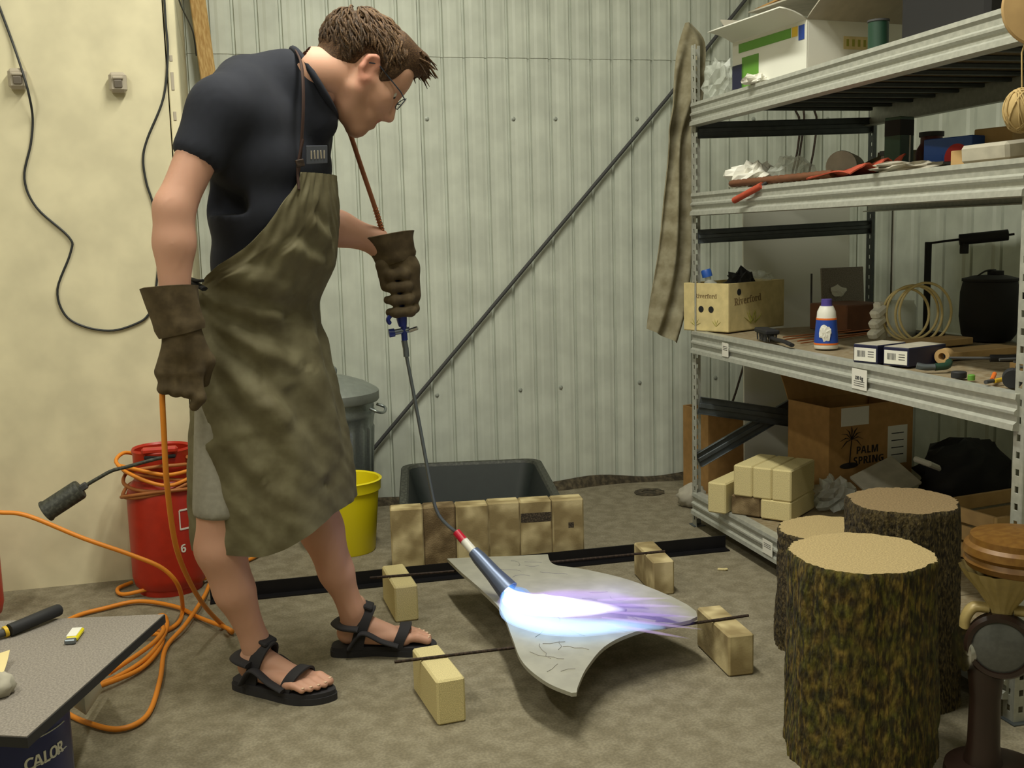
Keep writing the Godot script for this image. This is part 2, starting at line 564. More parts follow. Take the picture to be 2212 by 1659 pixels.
func room() -> void:
	var fl := structure("floor", Vector3(6.4, 0.12, 8.0), Vector3(0.2, -0.06, -1.0), "floor", "worn grey concrete workshop floor with stains and scuffs", "floor")
	var ce := structure("ceiling", Vector3(6.4, 0.12, 8.0), Vector3(0.2, 3.46, -1.0), "ceiling", "pale flat ceiling above the workshop", "ceiling")
	var wb := structure("wall_back", Vector3(3.44, 3.4, 0.12), Vector3(1.48, 1.7, -4.78), "plain_wall", "pale green-white profiled metal back wall of grooved sheets")
	var g0 := 0.793 - 10 * 0.0962
	# sheets hang in the wall's own frame: its centre is (1.48, 1.7, -4.78), its face is 0.06 in front
	var scr := [[0, 4, 6], [0, 4, 6], [0, 4, 6], [0, 4]]
	for i in 4:
		var n: int = [10, 10, 10, 4][i]
		sheet_at(wb, g0 + i * 0.962, n, 0.012, 1.942, -4.682, scr[i])
		sheet_at(wb, g0 + i * 0.962, n, 1.936, 3.4, -4.679, scr[i])
	# dirt gathered along the foot of the wall
	var st := new_st()
	var r := RandomNumberGenerator.new()
	r.seed = 11
	var rows := []
	for i in 60:
		var x := -0.16 + i * 0.056
		var h := 0.014 + 0.012 * (sin(i * 0.47) * sin(i * 0.21 + 1.0) + 1.0) * (1.5 if x > 1.1 else 1.0)
		var w := 0.03 + 0.02 * sin(i * 0.5 + 1.0)
		rows.append(PackedVector3Array([Vector3(x, h, -4.676), Vector3(x, h * 0.7, -4.67 + w * 0.4), Vector3(x, 0.0, -4.67 + w)]))
	cloth(st, rows, 0.004)
	tag(put("wall_dirt", st, "dirt"), "line of brown dirt gathered along the foot of the metal wall", "dirt", "", "stuff")
	# the cream panel wall on the left, its edge strip and its return
	var wl := structure("wall_left", Vector3(2.62, 3.4, 0.10), Vector3(-1.51, 1.7, -3.94), "panel", "smooth cream panel wall on the left")
	var e := block("trim_1", Vector3(0.036, 3.4, 0.10), Transform3D(Basis(), Vector3(-0.178, 1.7, -3.941)), "panel", null, 0.003)
	tag(e, "narrow cream edge strip closing the end of the panel wall", "trim", "", "structure")
	for q in [[1.715, 0.06], [1.79, 0.02], [1.60, 0.03]]:
		block("hinge_plate", Vector3(0.010, q[1], 0.003), Transform3D(Basis(), Vector3(-0.004, q[0] - 1.7, 0.0505)), "grey_plastic", e, 0.001)
	structure("wall_return", Vector3(0.05, 3.4, 0.74), Vector3(-0.186, 1.7, -4.36), "jamb", "beige return wall between the panel wall and the metal wall")
	var tp := block("trim_2", Vector3(0.062, 3.2, 0.05), euler(-0.068, 1.72, -4.62, Vector3(0, 0, 0.075)), "timber", null, 0.004)
	tag(tp, "rough yellow timber post leaning in the corner of the metal wall", "post", "", "structure")
	structure("wall_right", Vector3(0.12, 3.4, 8.0), Vector3(3.18, 1.7, -1.0), "plain_wall", "grey ribbed wall behind the metal shelving")
	var wr := get_node("wall_right")
	for i in 5:
		var s2 := new_st()
		var poly := PackedVector2Array()
		var back := PackedVector2Array()
		for k in 5:
			for q in [[0.0, 0.0], [0.004, -0.014], [0.014, -0.014], [0.018, 0.0], [0.10, 0.0], [0.11, 0.010], [0.15, 0.010], [0.16, 0.0]]:
				poly.append(Vector2(k * 0.19 + q[0], q[1]))
		for k in range(poly.size() - 1, -1, -1):
			back.append(poly[k] + Vector2(0, -0.002))
		poly.append_array(back)
		extrude(s2, poly, 3.38, Transform3D(Basis(Vector3.BACK, Vector3.LEFT, Vector3.DOWN), Vector3.ZERO))
		var ws := put("cladding_sheet", s2, "cladding", wr)
		ws.position = Vector3(-0.079, 0.0, -3.66 + i * 0.95)
	structure("wall_near", Vector3(6.4, 3.4, 0.12), Vector3(0.2, 1.7, 2.9), "plain_wall", "plain wall behind the photographer")
	structure("wall_far_left", Vector3(0.12, 3.4, 8.0), Vector3(-2.88, 1.7, -1.0), "plain_wall", "plain wall at the far left of the workshop")
	# ceiling lamps
	for q in [[0.55, -2.45, 0], [0.2, 0.4, 1], [-1.5, -1.4, 2]]:
		var lamp := thing("ceiling_lamp", ["white twin tube ceiling lamp above the workpiece", "white twin tube ceiling lamp above the photographer", "white twin tube ceiling lamp on the left"][q[2]], "lamp", Vector3(q[0], 3.40, q[1]), 0.0, "ceiling lamps")
		block("body", Vector3(0.16, 0.05, 1.56), Transform3D(Basis(), Vector3(0, -0.025, 0)), "ceiling", lamp, 0.006)
		for s in [-1, 1]:
			rod("tube", [Vector3(s * 0.045, -0.068, -0.75), Vector3(s * 0.045, -0.068, 0.75)], 0.014, "lamp_glow", lamp, 10)
		var al := AreaLight3D.new()
		al.name = "lamp_light"
		al.area_size = Vector2(0.16, 1.5)
		al.light_color = rgb(255, 253, 238)
		al.light_energy = [6.6, 2.6, 3.6][q[2]]
		al.shadow_enabled = true
		al.area_range = 14.0
		lamp.add_child(al)
		al.position = Vector3(0, -0.09, 0)
		al.rotation.x = -PI / 2


func sheet_at(wb: Node3D, x0: float, n: int, y0: float, y1: float, z: float, screws: Array) -> void:
	var keep := wb.position
	var st := new_st()
	var p := 0.0962
	var front := PackedVector2Array()
	for i in n:
		for q in [[0.0, 0.0], [0.004, -0.014], [0.0115, -0.014], [0.0155, 0.0], [0.034, 0.0], [0.046, 0.0022], [0.074, 0.0022], [0.086, 0.0]]:
			front.append(Vector2(i * p + q[0], q[1]))
	front.append(Vector2(n * p - 0.001, 0.0))
	var poly := front.duplicate()
	for i in range(front.size() - 1, -1, -1):
		poly.append(front[i] + Vector2(0, -0.002))
	extrude(st, poly, y1 - y0, Transform3D(Basis(Vector3.RIGHT, Vector3.BACK, Vector3.DOWN), Vector3.ZERO))
	var s := put("cladding_sheet", st, "cladding", wb)
	s.position = Vector3(x0, (y0 + y1) / 2.0, z) - keep
	for k in screws:
		for y in [0.471, 1.676, 2.6]:
			if y > y0 and y < y1:
				turned("screw", [Vector2(0, 0), Vector2(0.010, 0), Vector2(0.010, 0.002), Vector2(0.006, 0.003), Vector2(0.0055, 0.007), Vector2(0, 0.008)], Transform3D(Basis(Vector3.RIGHT, PI / 2), Vector3(k * p + 0.028, y - (y0 + y1) / 2.0, 0.0)), "screw", s, 8)


# ---------------------------------------------------------------- the shelving
const DECKS := [0.138, 0.782, 1.31, 1.645]


func shelf_unit() -> void:
	var u := thing("shelving_unit", "tall galvanised steel shelving unit with four loaded decks along the right", "shelving", Vector3(1.70, 0, -2.95))
	# own frame: x 0 at the front face, 0.77 at the rear; z -0.935 far end, +0.90 near end
	for q in [[0.0, -0.935], [0.76, -0.935], [0.0, 0.915], [0.76, 0.915]]:
		# angle section with real punched slots: two strips and the bridges between the slots on each flange
		var st := new_st()
		var zs := 1.0 if q[1] < 0 else -1.0
		for w in [[0.0065, 0.013], [0.0305, 0.011]]:
			bx(st, Vector3(w[1], 1.86, 0.003), at(w[0], 0.93, 0.0), 0.0005)
			bx(st, Vector3(0.003, 1.86, w[1]), at(0.0015, 0.93, zs * w[0]), 0.0005)
		for k in 46:
			bx(st, Vector3(0.013, 0.025, 0.003), at(0.019, 0.0125 + k * 0.0405, 0.0), 0.0003)
			bx(st, Vector3(0.003, 0.025, 0.013), at(0.0015, 0.0125 + k * 0.0405, zs * 0.019), 0.0003)
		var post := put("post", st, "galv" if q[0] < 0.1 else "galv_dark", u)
		post.position = Vector3(q[0], 0, q[1])
		block("foot", Vector3(0.05, 0.004, 0.05), at(0.016, 0.002, 0.01 if q[1] < 0 else -0.01), "galv_dark", post, 0.001)
	for y in DECKS:
		for side in [0, 1]:
			var st := new_st()
			# a rolled beam with two ribs, drawn as its outline
			var pf := PackedVector2Array([Vector2(0, 0), Vector2(0.008, 0), Vector2(0.010, -0.012), Vector2(0.004, -0.020), Vector2(0.004, -0.034), Vector2(0.012, -0.040), Vector2(0.012, -0.046), Vector2(0.004, -0.052), Vector2(0.004, -0.064), Vector2(0.013, -0.070), Vector2(0.015, -0.084), Vector2(0, -0.086), Vector2(-0.026, -0.086), Vector2(-0.026, -0.082), Vector2(-0.004, -0.080), Vector2(-0.004, -0.004), Vector2(-0.03, -0.004), Vector2(-0.03, 0)])
			extrude(st, pf, 1.812, Transform3D(Basis(Vector3.LEFT, Vector3.UP, Vector3.FORWARD), Vector3.ZERO))
			var b := put("beam", st, "galv", u)
			b.position = Vector3(-0.002 if side == 0 else 0.755, y, -0.01)
			if side == 1:
				b.rotation.y = PI
		var deck := new_st()
		for k in 4:
			bx(deck, Vector3(0.70, 0.016, 0.44), at(0.378, y - 0.012, -0.675 + k * 0.445), 0.001)
		var dk := put("deck", deck, "deck", u)
		if y > 1.0:
			var rb := new_st()
			for k in 14:
				bx(rb, Vector3(0.68, 0.012, 0.02), at(0.378, y - 0.027, -0.85 + k * 0.13), 0.002)
			put("deck_ribs", rb, "galv_dark", u)
	# end braces
	var br := [[Vector3(0.02, 1.545, -0.92), Vector3(0.77, 1.563, -0.92), 0.058], [Vector3(0.02, 1.145, -0.92), Vector3(0.77, 1.165, -0.92), 0.050], [Vector3(0.02, 0.488, -0.915), Vector3(0.77, 0.34, -0.915), 0.066], [Vector3(0.02, 0.265, -0.925), Vector3(0.77, 0.62, -0.925), 0.058]]
	for q in br:
		var a: Vector3 = q[0]
		var b2: Vector3 = q[1]
		var d := b2 - a
		var xf := Transform3D(Basis(Vector3.BACK, atan2(d.y, d.x)), (a + b2) / 2.0)
		var st := new_st()
		bx(st, Vector3(d.length(), q[2], 0.003), Transform3D(), 0.001)
		bx(st, Vector3(d.length(), q[2] * 0.3, 0.008), Transform3D(Basis(), Vector3(0, 0, 0.004)), 0.002)
		bx(st, Vector3(d.length(), 0.003, 0.014), Transform3D(Basis(), Vector3(0, q[2] * 0.5, 0.006)), 0.001)
		bx(st, Vector3(d.length(), 0.003, 0.014), Transform3D(Basis(), Vector3(0, -q[2] * 0.5, 0.006)), 0.001)
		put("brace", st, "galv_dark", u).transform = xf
	# printed capacity labels on the beams
	for q in [[0.782, -3.55, 0.052, 0.05], [0.782, -2.68, 0.076, 0.058], [0.138, -3.22, 0.07, 0.05]]:
		var l := block("beam_label", Vector3(0.001, q[3], q[2]), at(-0.0175, q[0] - 0.043, q[1] + 2.95), "white_label", u, 0.0003)
		var tf := Transform3D(Basis(Vector3.UP, -PI / 2), Vector3(-0.0008, 0.004, 0.0))
		if q[2] > 0.075:
			words("lettering", "330 kg", 0.010, tf, "ink", l, "Droid Sans", 700)
		for k in 3:
			block("print_line", Vector3(0.0006, 0.0016, q[2] * 0.7), at(-0.0008, (-0.006 if q[2] > 0.075 else 0.012) - k * 0.006, 0.0), "ink", l, 0.0001)




# ---------------------------------------------------------------- things on the floor
func brick(label: String, group: String, where: Vector3, turn: Basis, m: String, worn := 0) -> MeshInstance3D:
	# a fire brick 0.230 long (z), 0.114 high (y), 0.072 wide (x), with worn edges
	var st := new_st()
	bx(st, Vector3(0.072, 0.114, 0.23), Transform3D(), 0.005)
	var o := put("firebrick", st, m)
	o.transform = Transform3D(turn, where)
	tag(o, label, "brick", group)
	return o


func floor_things() -> void:
	for k in 3:
		var m: StandardMaterial3D = M.firebrick_scorched.duplicate()
		m.uv1_offset = Vector3(0.37 * k, 0.61 * k, 0.23 * k)
		M["scorched_%d" % k] = m
	var up := func(a: float) -> Basis: return Basis(Vector3.UP, a)
	brick("clean yellow fire brick on edge nearest the camera, under front rod", "bricks holding the rods", Vector3(0.423, 0.057, -2.545), up.call(0.10), "firebrick")
	brick("yellow fire brick on edge at the right end of the front rod", "bricks holding the rods", Vector3(1.227, 0.057, -2.592), up.call(-0.05), "scorched_1")
	brick("yellow fire brick on edge at rear rod's right end, beside the bar", "bricks holding the rods", Vector3(1.282, 0.057, -3.252), up.call(-0.09), "scorched_2")
	brick("yellow fire brick on edge at rear rod's left end, beside a sandal", "bricks holding the rods", Vector3(0.432, 0.057, -3.275), up.call(0.04), "firebrick")
	var names := ["leftmost standing brick of the row before the tub, pale with light scorching", "second standing brick from the left of the row before the tub, mottled dark brown", "third standing brick from the left of the row, grey scorched face", "fourth standing brick from the left of the row, soft grey smoke mark", "fifth standing brick from the left of the row, wide black band across it", "rightmost standing brick of the row before the tub, with one round dark spot"]
	var a := -0.113
	for i in 6:
		var c := Vector3(0.459, 0, -3.655) + Vector3(cos(a), 0, -sin(a)) * (0.1150 * (i + 0.5)) + Vector3(sin(-a), 0, -cos(a)) * (0.036 + 0.006 * sin(i * 2.3))
		var lean := 0.012 * sin(i * 1.9)
		var b := brick(names[i], "standing bricks in a row", c + Vector3(0, 0.115, 0), Basis(Vector3.UP, a) * Basis(Vector3.BACK, lean * 0.2) * Basis(Vector3.UP, PI / 2) * Basis(Vector3.RIGHT, PI / 2), ["scorched_0", "firebrick_dark", "scorched_1", "scorched_2", "scorched_0", "scorched_2"][i])
		b.position.y += [0.0, 0.0, 0.0, 0.001, 0.0, 0.001][i]
		if i == 4:   # the burnt band on its face
			block("scorch_band", Vector3(0.0008, 0.11, 0.034), Transform3D(Basis(), Vector3(-0.0362, 0, -0.055)), "soot", b, 0.0003)
		if i == 5:
			block("scorch_spot", Vector3(0.0008, 0.02, 0.02), Transform3D(Basis(), Vector3(-0.0362, 0.01, -0.02)), "soot", b, 0.0003)
	# the two steel rods
	tag(rod("steel_rod", [Vector3(0.338, 0.118, -3.262), Vector3(0.7, 0.118, -3.236), Vector3(1.312, 0.118, -3.226)], 0.0042, "rust_steel"), "thin rusty steel rod resting on the two rear bricks", "rod", "rods under the sheet")
	tag(rod("steel_rod", [Vector3(0.318, 0.118, -2.568), Vector3(0.8, 0.118, -2.566), Vector3(1.298, 0.118, -2.592)], 0.0042, "rust_steel"), "thin rusty steel rod resting on the two front bricks", "rod", "rods under the sheet")
	curved_sheet()
	# black angle iron lying along the floor
	var st := new_st()
	extrude(st, PackedVector2Array([Vector2(0, 0), Vector2(0.042, 0), Vector2(0.042, 0.005), Vector2(0.005, 0.005), Vector2(0.005, 0.05), Vector2(0, 0.05)]), 1.84, Transform3D(Basis(Vector3.BACK, Vector3.UP, Vector3.LEFT), Vector3.ZERO))
	var ai := put("angle_iron", st, "black_steel")
	ai.position = Vector3(0.762, 0.0, -3.555)
	ai.rotation.y = -0.006
	tag(ai, "long black angle iron bar lying across the floor behind the bricks", "bar")
	tub()
	bucket()
	dustbin()
	# small marks and scraps on the floor
	st = new_st()
	var rows := []
	for i in 12:
		var ang := TAU * i / 11.0
		rows.append(PackedVector3Array([Vector3(cos(ang) * 0.035, 0.003, sin(ang) * 0.03), Vector3(cos(ang) * (0.055 + 0.01 * sin(i * 2.0)), 0.006, sin(ang) * 0.05), Vector3(cos(ang) * (0.07 + 0.01 * sin(i * 3.1)), 0.0, sin(ang) * 0.065)]))
	cloth(st, rows, 0.002)
	ball(st, Vector3(0, 0, 0), Vector3(0.04, 0.004, 0.035), 12)
	var dr := put("floor_drain", st, "dirt")
	dr.position = Vector3(1.734, 0.001, -4.446)
	tag(dr, "small dark round drain mark on the floor near the back wall", "drain")
	st = new_st()
	bx(st, Vector3(0.032, 0.006, 0.012), Transform3D(), 0.002)
	bx(st, Vector3(0.014, 0.005, 0.010), euler(0.012, 0.002, 0.004, Vector3(0, 0.6, 0.1)), 0.001)
	var ch := put("wood_chip", st, "firebrick")
	ch.position = Vector3(1.56, 0.003, -3.314)
	ch.rotation.y = -0.5
	tag(ch, "small pale chip lying on the floor past the end of the iron bar", "chip")


func sheet_height(x: float, z: float) -> float:
	# it rides on the rods at z -3.24 and -2.58 and sags between and beyond them
	var s := clampf((z + 3.24) / 0.66, -0.4, 1.6)
	var h := 0.1275 + 0.010 * sin(PI * clampf(s, 0.0, 1.0))
	if s > 1.0:
		h -= 0.05 * (s - 1.0) * (s - 1.0) + 0.02 * (s - 1.0)
	if s < 0.0:
		h -= 0.06 * -s
	return h + 0.003 * (1.0 + sin(x * 9.0 + z * 3.0))


func curved_sheet() -> void:
	var outline := smooth([Vector3(0.600, 0, -3.345), Vector3(0.606, 0, -3.17), Vector3(0.632, 0, -2.93), Vector3(0.645, 0, -2.78), Vector3(0.630, 0, -2.60), Vector3(0.618, 0, -2.45), Vector3(0.645, 0, -2.335), Vector3(0.688, 0, -2.268)], 6)
	var right := smooth([Vector3(0.925, 0, -3.285), Vector3(0.905, 0, -3.15), Vector3(0.972, 0, -3.06), Vector3(1.08, 0, -2.86), Vector3(1.150, 0, -2.59), Vector3(0.962, 0, -2.535), Vector3(0.850, 0, -2.478), Vector3(0.765, 0, -2.38), Vector3(0.716, 0, -2.30), Vector3(0.70, 0, -2.266)], 6)
	var rows := []
	var n := 44
	for i in n + 1:
		var f := float(i) / n
		var a := sample(outline, f)
		var b := sample(right, f)
		var row := PackedVector3Array()
		for j in 25:
			var q := a.lerp(b, j / 24.0)
			q.y = sheet_height(q.x, q.z) + 0.006
			row.append(q)
		row.reverse()
		rows.append(row)
	for r in rows:
		r.reverse()
	rows.reverse()
	var st := new_st()
	var flipped := []
	for r in rows:
		var rr := PackedVector3Array(r)
		flipped.append(rr)
	# rows run from the front tip to the back, so that the normal points up
	for k in flipped.size():
		flipped[k] = PackedVector3Array(flipped[k])
	cloth(st, flipped if up_normal(flipped) else reversed_rows(flipped), 0.010)
	var o := put("warped_sheet", st, "sheet")
	tag(o, "pale grey sheet with curved edges and crack lines, heated by the flame", "sheet")
	# the winding crack lines printed on its face
	var cs := new_st()
	var r2 := RandomNumberGenerator.new()
	r2.seed = 5
	for k in 30:
		var f := r2.randf_range(0.05, 0.93)
		var g := r2.randf_range(0.08, 0.85)
		var a := sample(outline, f)
		var b := sample(right, f)
		var p := a.lerp(b, g)
		var pts := PackedVector3Array()
		var dir := r2.randf_range(-0.5, 0.5) + (PI / 2 if r2.randf() < 0.35 else 0.0)
		for m in r2.randi_range(4, 7):
			pts.append(Vector3(p.x, sheet_height(p.x, p.z) + 0.0064, p.z))
			dir += r2.randf_range(-1.2, 1.2) * (1 if m % 2 == 0 else -1) * 0.7
			p += Vector3(cos(dir), 0, sin(dir)) * r2.randf_range(0.012, 0.022)
			if not inside(p, outline, right):
				break
		if pts.size() > 2:
			tube(cs, pts, 0.0009, 4)
	tag(put("crack_lines", cs, "crack", o), "thin dark crack lines", "", "", "stuff")


func inside(p: Vector3, l: PackedVector3Array, r: PackedVector3Array) -> bool:
	var xa := 9.0
	var xb := -9.0
	for i in l.size() - 1:
		if (l[i].z - p.z) * (l[i + 1].z - p.z) <= 0.0:
			xa = l[i].x
	for i in r.size() - 1:
		if (r[i].z - p.z) * (r[i + 1].z - p.z) <= 0.0:
			xb = maxf(xb, r[i].x)
	return p.x > xa + 0.015 and p.x < xb - 0.02


func sample(c: PackedVector3Array, f: float) -> Vector3:
	var t := f * (c.size() - 1)
	var i := mini(int(t), c.size() - 2)
	return c[i].lerp(c[i + 1], t - i)


func up_normal(rows: Array) -> bool:
	var i: int = rows.size() / 2
	return (rows[i][1] - rows[i][0]).cross(rows[i + 1][0] - rows[i][0]).y > 0


func reversed_rows(rows: Array) -> Array:
	var o := rows.duplicate()
	o.reverse()
	return o


func rounded_rect(w: float, d: float, r: float, per := 5) -> PackedVector2Array:
	var o := PackedVector2Array()
	for q in [[1, 1, 0.0], [-1, 1, PI / 2], [-1, -1, PI], [1, -1, PI * 1.5]]:
		for k in per + 1:
			var a: float = q[2] + PI / 2 * k / per
			o.append(Vector2(q[0] * (w / 2 - r) + cos(a) * r, q[1] * (d / 2 - r) + sin(a) * r))
	return o


# nested rounded rectangles joined into walls: each ring is [width, depth, corner, height]
func rings(st: SurfaceTool, list: Array, close_last := true) -> void:
	var prev := PackedVector3Array()
	var g := 1
	for q in list:
		var ring := PackedVector3Array()
		for p in rounded_rect(q[0], q[1], q[2]):
			ring.append(Vector3(p.x, q[3], p.y))
		if prev.size():
			st.set_smooth_group(g)
			g += 1
			for k in ring.size():
				var k2 := (k + 1) % ring.size()
				quad(st, prev[k], ring[k], ring[k2], prev[k2])
		prev = ring
	if close_last:
		st.set_smooth_group(-1)
		for k in prev.size():
			tri(st, prev[(k + 1) % prev.size()], prev[k], Vector3(0, prev[0].y, 0))


func tub() -> void:
	var t := thing("mixing_tub", "black plastic mixing tub lying open behind the row of standing bricks", "tub", Vector3(0.868, 0, -4.12), -0.16)
	t.scale = Vector3(1.1, 1.0, 1.06)
	var st := new_st()
	rings(st, [[0.40, 0.56, 0.05, 0.0], [0.50, 0.68, 0.06, 0.182]], false)
	rings(st, [[0.49, 0.67, 0.055, 0.19], [0.40, 0.56, 0.05, 0.012]], true)
	put("basin", st, "black_plastic", t)
	st = new_st()
	rings(st, [[0.50, 0.68, 0.06, 0.180], [0.55, 0.73, 0.07, 0.180], [0.552, 0.732, 0.07, 0.192], [0.545, 0.725, 0.068, 0.199], [0.50, 0.68, 0.06, 0.199], [0.488, 0.668, 0.055, 0.188]], false)
	put("rim", st, "black_plastic_rim", t)


func bucket() -> void:
	var t := thing("bucket", "bright yellow plastic bucket standing beside the metal dustbin", "bucket", Vector3(0.335, 0, -4.0))
	turned("body", [Vector2(0, 0.0), Vector2(0.104, 0.0), Vector2(0.107, 0.006), Vector2(0.128, 0.235), Vector2(0.136, 0.237), Vector2(0.138, 0.268), Vector2(0.142, 0.276), Vector2(0.136, 0.28), Vector2(0.130, 0.275), Vector2(0.104, 0.012), Vector2(0, 0.010)], Transform3D(), "yellow", t, 36)


func dustbin() -> void:
	var t := thing("dustbin", "galvanised steel dustbin with a dull lid standing against the metal wall", "bin", Vector3(0.305, 0, -4.43))
	var st := new_st()
	st.set_smooth_group(1)
	# fluted body
	var prev := []
	for row in [[0.0, 0.172, 0.0], [0.05, 0.176, 0.0], [0.06, 0.178, 1.0], [0.40, 0.196, 1.0], [0.41, 0.197, 0.0], [0.45, 0.203, 0.0], [0.462, 0.209, 0.0], [0.478, 0.203, 0.0], [0.53, 0.203, 0.0]]:
		var ring := PackedVector3Array()
		for k in 144:
			var a := TAU * k / 144
			var r: float = row[1] + row[2] * 0.006 * (1.0 if k % 6 < 2 else 0.0)
			ring.append(Vector3(cos(a) * r, row[0], sin(a) * r))
		if prev:
			for k in 144:
				quad(st, prev[k], ring[k], ring[(k + 1) % 144], prev[(k + 1) % 144])
		prev = ring
	put("body", st, "bin", t)
	var lid := turned("lid", [Vector2(0.206, 0.515), Vector2(0.222, 0.512), Vector2(0.226, 0.518), Vector2(0.226, 0.552), Vector2(0.218, 0.560), Vector2(0.17, 0.588), Vector2(0.10, 0.612), Vector2(0.04, 0.622), Vector2(0, 0.624)], Transform3D(), "bin_lid", t, 40)
	rod("lid_handle", smooth([Vector3(-0.05, 0.618, 0), Vector3(-0.045, 0.65, 0), Vector3(0.045, 0.65, 0), Vector3(0.05, 0.618, 0)], 6), 0.006, "bin", lid)
	for s in [0.35, PI + 0.35]:
		var h := Vector3(cos(s), 0, sin(s))
		var side := Vector3(-sin(s), 0, cos(s))
		rod("handle", smooth([h * 0.205 + side * 0.06 + Vector3(0, 0.49, 0), h * 0.24 + side * 0.062 + Vector3(0, 0.475, 0), h * 0.25 + Vector3(0, 0.465, 0), h * 0.24 - side * 0.062 + Vector3(0, 0.475, 0), h * 0.205 - side * 0.06 + Vector3(0, 0.49, 0)], 6), 0.006, "bin", t)


# ---------------------------------------------------------------- bodies: a smooth field of tapered capsules, meshed with surface nets
class Field:
	var o: Vector3
	var h: float
	var nx: int
	var ny: int
	var nz: int
	var w: float
	var s: PackedFloat32Array

	func _init(lo: Vector3, hi: Vector3, cell: float, blend: float) -> void:
		o = lo
		h = cell
		w = blend
		nx = int((hi.x - lo.x) / cell) + 2
		ny = int((hi.y - lo.y) / cell) + 2
		nz = int((hi.z - lo.z) / cell) + 2
		s.resize(nx * ny * nz)
		s.fill(0.0001)

	# what: 0 adds, 1 carves
	func bone(a: Vector3, b: Vector3, ra: float, rb: float, flat := Vector3.ZERO, k := 1.0, what := 0) -> void:
		var m := maxf(ra, rb) + w * 4.0
		var lo := (a.min(b) - Vector3(m, m, m) - o) / h
		var hi := (a.max(b) + Vector3(m, m, m) - o) / h
		var d := b - a
		var dd := maxf(d.length_squared(), 1e-9)
		var flatten := k != 1.0
		for x in range(maxi(int(lo.x), 0), mini(int(hi.x) + 2, nx)):
			for y in range(maxi(int(lo.y), 0), mini(int(hi.y) + 2, ny)):
				var at := (x * ny + y) * nz
				for z in range(maxi(int(lo.z), 0), mini(int(hi.z) + 2, nz)):
					var p := o + Vector3(x, y, z) * h - a
					var t := clampf(p.dot(d) / dd, 0.0, 1.0)
					var v := p - d * t
					if flatten:
						v += flat * (v.dot(flat) * (k - 1.0))
					var e := exp(clampf(-(v.length() - ra - (rb - ra) * t) / w, -9.0, 20.0))
					if what == 0:
						s[at + z] += e
					else:
						s[at + z] = 1.0 / (1.0 / s[at + z] + e)

	# takes away what lies on the side n points to, near c
	func cut(c: Vector3, n: Vector3, reach: float) -> void:
		var lo := (c - Vector3.ONE * reach - o) / h
		var hi := (c + Vector3.ONE * reach - o) / h
		for x in range(maxi(int(lo.x), 0), mini(int(hi.x) + 2, nx)):
			for y in range(maxi(int(lo.y), 0), mini(int(hi.y) + 2, ny)):
				for z in range(maxi(int(lo.z), 0), mini(int(hi.z) + 2, nz)):
					var at := (x * ny + y) * nz + z
					var d := (o + Vector3(x, y, z) * h - c).dot(n)
					if d > -w * 4.0:
						s[at] = 1.0 / (1.0 / s[at] + exp(clampf(d / (w * 0.35), -20.0, 20.0)))

	# adds the surface to out: {v, n, c, i}
	func surface(out: Dictionary, xf := Transform3D(), tint = null, plain := Color.WHITE) -> void:
		var v: PackedVector3Array = out.v
		var idx: PackedInt32Array = out.i
		var col: PackedColorArray = out.c
		var first := v.size()
		var own := {}
		var sy := nz
		var sx := ny * nz
		var off := [0, 1, sy, sy + 1, sx, sx + 1, sx + sy, sx + sy + 1]
		var edges := [[0, 1], [2, 3], [4, 5], [6, 7], [0, 2], [1, 3], [4, 6], [5, 7], [0, 4], [1, 5], [2, 6], [3, 7]]
		var cx := [0, 0, 0, 0, 1, 1, 1, 1]
		var cy := [0, 0, 1, 1, 0, 0, 1, 1]
		var cz := [0, 1, 0, 1, 0, 1, 0, 1]
		for x in nx - 1:
			for y in ny - 1:
				var row := x * sx + y * sy
				for z in nz - 1:
					var a := row + z
					var m := int(s[a] > 1.0) + int(s[a + 1] > 1.0) + int(s[a + sy] > 1.0) + int(s[a + sy + 1] > 1.0) + int(s[a + sx] > 1.0) + int(s[a + sx + 1] > 1.0) + int(s[a + sx + sy] > 1.0) + int(s[a + sx + sy + 1] > 1.0)
					if m == 0 or m == 8:
						continue
					var sum := Vector3.ZERO
					var cnt := 0
					for e in edges:
						var va := log(s[a + off[e[0]]])
						var vb := log(s[a + off[e[1]]])
						if (va > 0.0) != (vb > 0.0):
							var t := va / (va - vb)
							sum += Vector3(lerpf(cx[e[0]], cx[e[1]], t), lerpf(cy[e[0]], cy[e[1]], t), lerpf(cz[e[0]], cz[e[1]], t))
							cnt += 1
					var p := o + (Vector3(x, y, z) + sum / cnt) * h
					own[a] = v.size()
					col.append(tint.color(p) if tint else plain)
					v.append(xf * p)
		for a in own:
			for ax in 3:
				var st: int = [sx, sy, 1][ax]
				var u: int = [sy, 1, sx][ax]
				var w2: int = [1, sx, sy][ax]
				var ia := s[a] > 1.0
				if ia == (s[a + st] > 1.0):
					continue
				if not (own.has(a - u) and own.has(a - w2) and own.has(a - u - w2)):
					continue
				var q := [own[a], own[a - u], own[a - u - w2], own[a - w2]]
				if ia:
					idx.append_array(PackedInt32Array([q[0], q[2], q[1], q[0], q[3], q[2]]))
				else:
					idx.append_array(PackedInt32Array([q[0], q[1], q[2], q[0], q[2], q[3]]))
		out.v = v
		out.i = idx
		out.c = col


func empty_out() -> Dictionary:
	return {"v": PackedVector3Array(), "i": PackedInt32Array(), "c": PackedColorArray()}


